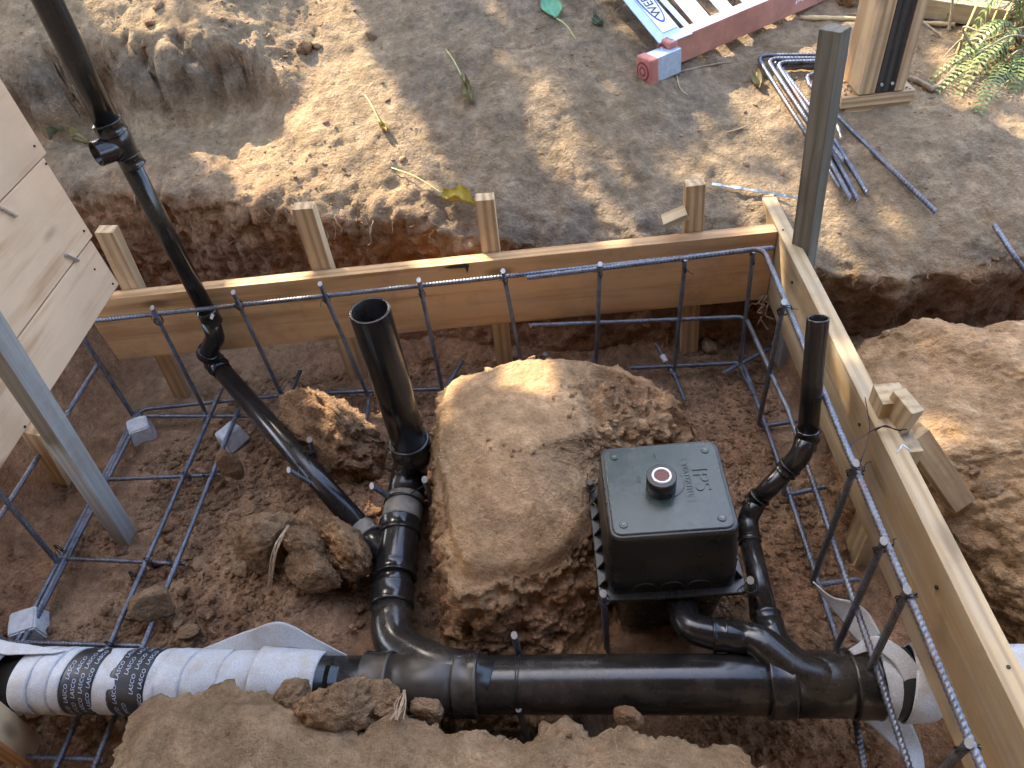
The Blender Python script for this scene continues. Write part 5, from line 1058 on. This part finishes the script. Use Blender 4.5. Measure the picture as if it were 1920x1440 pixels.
for k in range(34):
    A = np.array(fb) + np.array([random.gauss(.03, .10), random.gauss(-.02, .10), .0]); A[2] = bank_z(A[0], A[1])[0] + .01; B_ = A + np.array([random.gauss(0, .13), random.gauss(0, .1), random.uniform(.02, .14)]); P = smooth_path([A, (A + B_) / 2 + np.array([random.gauss(0, .03), random.gauss(0, .03), .05]), B_], 6); V, Q, e = tube(P, np.linspace(.005, .002, len(P)), 5); g = Geo(); g.add(V, [Q]); g.build('dry_stem', M['twig'], fern)
# dark root mass under the fern
clod('root_ball', 'dark earthy root mass under the fern at the right edge', 'root ball', np.array(fb) + np.array([.05, .0, -.02]), (.26, .22, .18), 55, M['clod'], 4, 3, 2.0)
# fallen leaves
def leaf(label, tip, base, width, mat, stem=None, curl=.02, lift=.012, name='fallen_leaf', lobes=0.0, seed=0):
    A, B_ = np.array(on_bank(*base, lift)), np.array(on_bank(*tip, lift)); L_ = np.linalg.norm(B_ - A); d_ = (B_ - A) / L_; nrm = _n(np.array([0, -.35, 1.0]) - d_ * np.dot([0, -.35, 1.0], d_)); s_ = np.cross(nrm, d_); r = np.random.default_rng(seed)
    nu, nv = 22, 11; G = []
    for i in range(nu):
        u = i / (nu - 1); w_ = width * (math.sin(math.pi * min(1, u * .93 + .05)) ** .7) * (1 - .35 * u) * (1 + lobes * math.sin(u * 19))
        for j in range(nv):
            v = j / (nv - 1) * 2 - 1; p = A + d_ * L_ * u + s_ * w_ * v + nrm * (curl * (v * v * (1 + .5 * math.sin(u * 7 + seed)) + .35 * math.sin(u * 5 + seed)) - .003 * math.cos(v * 9)); G.append(p)
    V = np.array(G); V += .004 * np.stack([fbm(V, 40.0, 3, .6, seed + q) for q in range(3)], 1); N = grid_normals(V, nu, nv); g = Geo(); g.add(np.concatenate([V, V - N * .0008]), [grid_faces(nu, nv), grid_faces(nu, nv)[:, ::-1] + len(V)]); o = g.build(name, M[mat])
    if stem:
        S = np.array(on_bank(*stem, .008)); V, Q, e = tube(smooth_path([A, (A + S) / 2 + np.array([0, 0, .012]), S], 8), .0022, 6); g = Geo(); g.add(V, [Q] + e); g.build('leaf_stalk', M['stalk'], o)
    return tag(o, label, 'leaf')
leaf('fresh bluish green leaf lying near the top of the bank', (1022, -12), (1043, 34), .042, 'leaf_fresh', (1080, 74), .006, seed=1)
leaf('dried yellow brown leaf hanging from its pale stalk on the bank', (884, 200), (873, 158), .018, 'leaf_olive', (836, 92), .022, seed=2)
leaf('small bright yellow leaf on the sunlit bank', (726, 248), (714, 232), .012, 'leaf_yellow', (684, 178), .012, seed=3)
leaf('curled yellow mottled leaf on the bank edge above a stake', (892, 388), (828, 362), .030, 'leaf_yellow', (735, 315), .026, .022, lobes=.15, seed=4)
leaf('wilted grey green leaf on the ledge beside the plank wall', (125, 240), (92, 262), .030, 'leaf_grey', None, .03, seed=5)
leaf('crumpled brownish leaf on the ledge right of the wilted green one', (170, 268), (136, 258), .02, 'leaf_olive', None, .02, seed=6)
leaf('dry olive leaf lying beside the rebar bundle bend', (1425, 165), (1412, 140), .020, 'leaf_olive', None, .012, seed=7)
leaf('pale withered leaf scrap by the ladder step', (1130, 48), (1110, 38), .02, 'leaf_grey', None, .012, seed=8)
g = Geo()
for k in range(7):
    A = on_y(1432 + random.gauss(0, 3), 556 + random.gauss(0, 3), 1.655); q = [A]
    for j in range(7): q.append(q[-1] + np.array([random.gauss(0, .010), random.gauss(-.002, .004), random.gauss(-.008, .007)]))
    V, Q, e = tube(smooth_path(q, 5), .0022, 5); g.add(V, [Q])
tag(g.build('dried_root', M['root']), 'curly dried root hanging in the corner where the form boards meet', 'root')
g = Geo()
for k in range(5):
    A = on_z(540 + random.gauss(0, 2), 985, -.205); q = [A, on_z(520 + random.gauss(0, 3), 1020, -.20), on_z(508 + random.gauss(0, 3), 1060, -.235), on_z(505 + random.gauss(0, 4), 1105, -.31)]; V, Q, e = tube(smooth_path(q, 6), .0016, 5); g.add(V, [Q])
tag(g.build('hanging_root', M['root']), 'dark root hanging over the tan clod of the pile', 'root')
g = Geo()
for k in range(9):
    q = [on_z(757 + random.gauss(0, 1.5), 1294, -.20), on_z(752 + random.gauss(0, 4), 1320, -.17), on_z(742 + random.gauss(0, 7), 1350, -.13)]; V, Q, e = tube(smooth_path(q, 5), .0011, 4); g.add(V, [Q])
tag(g.build('root_tuft', M['root']), 'pale root tuft on the front soil ledge beside the sticker', 'root')

# ================================================================== unseen things outside the frame, added for the shade they cast
# unseen building floor over the viewer, added and sized to shade the trench
dk = tag(board('shade_deck', (-4.2, -1.9, 2.45), (3.6, -1.9, 2.45), (0, 1, 0), 4.8, .05, M['deck']), kind='structure')
tag(board('shade_wall', (-4.2, -1.9, .85), (3.6, -1.9, .85), (0, 0, 1), 2.9, .12, M['deck']), kind='structure')  # unseen wall behind the viewer, added to block light from that side
# unseen tree leaves added over the bank, gaps cut to shape the sun patches
LIT = [  # (height of the ground there, outline in the photo)
    (.45, [(90, -60), (640, -60), (650, 60), (560, 60), (470, 95), (330, 110), (190, 70)]),
    (.28, [(520, 40), (650, 30), (690, 120), (790, 270), (830, 345), (720, 345), (640, 300), (560, 190)]),
    (.22, [(935, 100), (960, 110), (1015, 190), (995, 192), (950, 150)]), (.16, [(1015, 150), (1030, 145), (1075, 195), (1060, 200)]),
    (.12, [(1055, 258), (1075, 255), (1085, 282), (1065, 285)]), (.12, [(1095, 240), (1115, 245), (1120, 275), (1100, 265)]),
    (.03, [(1080, 350), (1125, 345), (1215, 440), (1150, 440), (1095, 430)]), (.25, [(1070, 85), (1100, 90), (1150, 185), (1130, 190)]), (.2, [(1160, 95), (1230, 60), (1240, 110), (1190, 120)]),
    (.13, [(1275, 195), (1330, 195), (1400, 300), (1390, 330), (1320, 325), (1300, 260)]), (.15, [(1345, 165), (1400, 160), (1490, 260), (1440, 275), (1370, 225)]), (.16, [(1190, 205), (1280, 200), (1260, 240), (1200, 230)]),
    (.1, [(1580, 285), (1625, 280), (1640, 315), (1590, 318)]), (.2, [(1455, 75), (1545, 60), (1550, 98), (1470, 105)]), (.2, [(1700, 50), (1950, -60), (1960, 230), (1850, 240), (1790, 110), (1720, 120)]), (.08, [(1880, 300), (1960, 330), (1960, 460), (1900, 400)]), (.3, [(1230, -40), (1560, -60), (1540, 20), (1420, 60), (1290, 80)]), (.12, [(1390, 120), (1425, 120), (1430, 170), (1400, 165)]),
    (0.0, [(600, 508), (780, 480), (790, 492), (610, 516)]), (-.16, [(814, 690), (905, 660), (925, 705), (850, 800), (835, 930), (812, 930)]), (-.40, [(690, 790), (830, 790), (830, 870), (790, 900), (700, 1010), (725, 1050), (690, 1070), (640, 1000), (690, 930)]), (-.27, [(555, 735), (640, 722), (690, 770), (700, 850), (640, 870), (600, 800)]),
    (-.05, [(1545, 690), (1625, 705), (1625, 725), (1600, 760), (1580, 860), (1555, 830)]), (-.17, [(1690, 735), (1780, 790), (1890, 810), (1860, 835), (1760, 850), (1720, 860)]), (-.2, [(1680, 870), (1712, 860), (1712, 905), (1690, 920)]), (-.03, [(1845, 770), (1960, 760), (1960, 800), (1860, 800)]), (-.44, [(1260, 680), (1310, 680), (1310, 720), (1270, 730)])]
nl = 62000; u_ = _n(np.cross(SUN, [0, 0, 1])); v_ = np.cross(u_, SUN)
gc = np.array([-.2, 2.2, .0])
cen = gc[None] + SUN[None] * rng.uniform(4.0, 5.6, nl)[:, None] + u_[None] * rng.uniform(-3.4, 3.4, nl)[:, None] + v_[None] * rng.uniform(-1.9, 2.6, nl)[:, None]
keep = rng.random(nl) > .07; fl_c = np.stack([cen @ u_, cen @ v_, 0 * cen[:, 0]], 1); wx_ = 26 * fbm(fl_c, 3.2, 3, .6, 131); wy_ = 26 * fbm(fl_c, 3.2, 3, .6, 141)
for z0, poly in LIT:
    h = cen - SUN[None] * ((cen[:, 2] - z0) / SUN[2])[:, None]; px, py = px_of(h); c_ = np.array(poly, float).mean(0); pp = np.array(poly, float) - c_; pp = c_ + pp * (1 + 20 / (np.linalg.norm(pp, axis=1)[:, None] + 1))
    keep &= (rng.random(nl) < .03) | ~in_poly(px + rng.normal(0, 9, nl) + wx_, py + rng.normal(0, 9, nl) + wy_, [tuple(q) for q in pp])
cen = cen[keep]; nl = len(cen); size = rng.uniform(.05, .085, nl)
nrm = _n_rows(SUN[None] + .55 * rng.normal(size=(nl, 3))); a_ = _n_rows(np.cross(nrm, rng.normal(size=(nl, 3)))); b_ = np.cross(nrm, a_)
V = np.stack([cen - a_ * size[:, None], cen + b_ * (size * .55)[:, None] + nrm * (size * .1)[:, None], cen + a_ * size[:, None], cen - b_ * (size * .55)[:, None] + nrm * (size * .1)[:, None]], 1).reshape(-1, 3)
F = (np.arange(nl) * 4)[:, None] + np.array([[0, 1, 2, 3]])
g = Geo(); g.add(V, [F]); tag(g.build('shade_canopy', M['canopy'], smooth=False), kind='stuff')
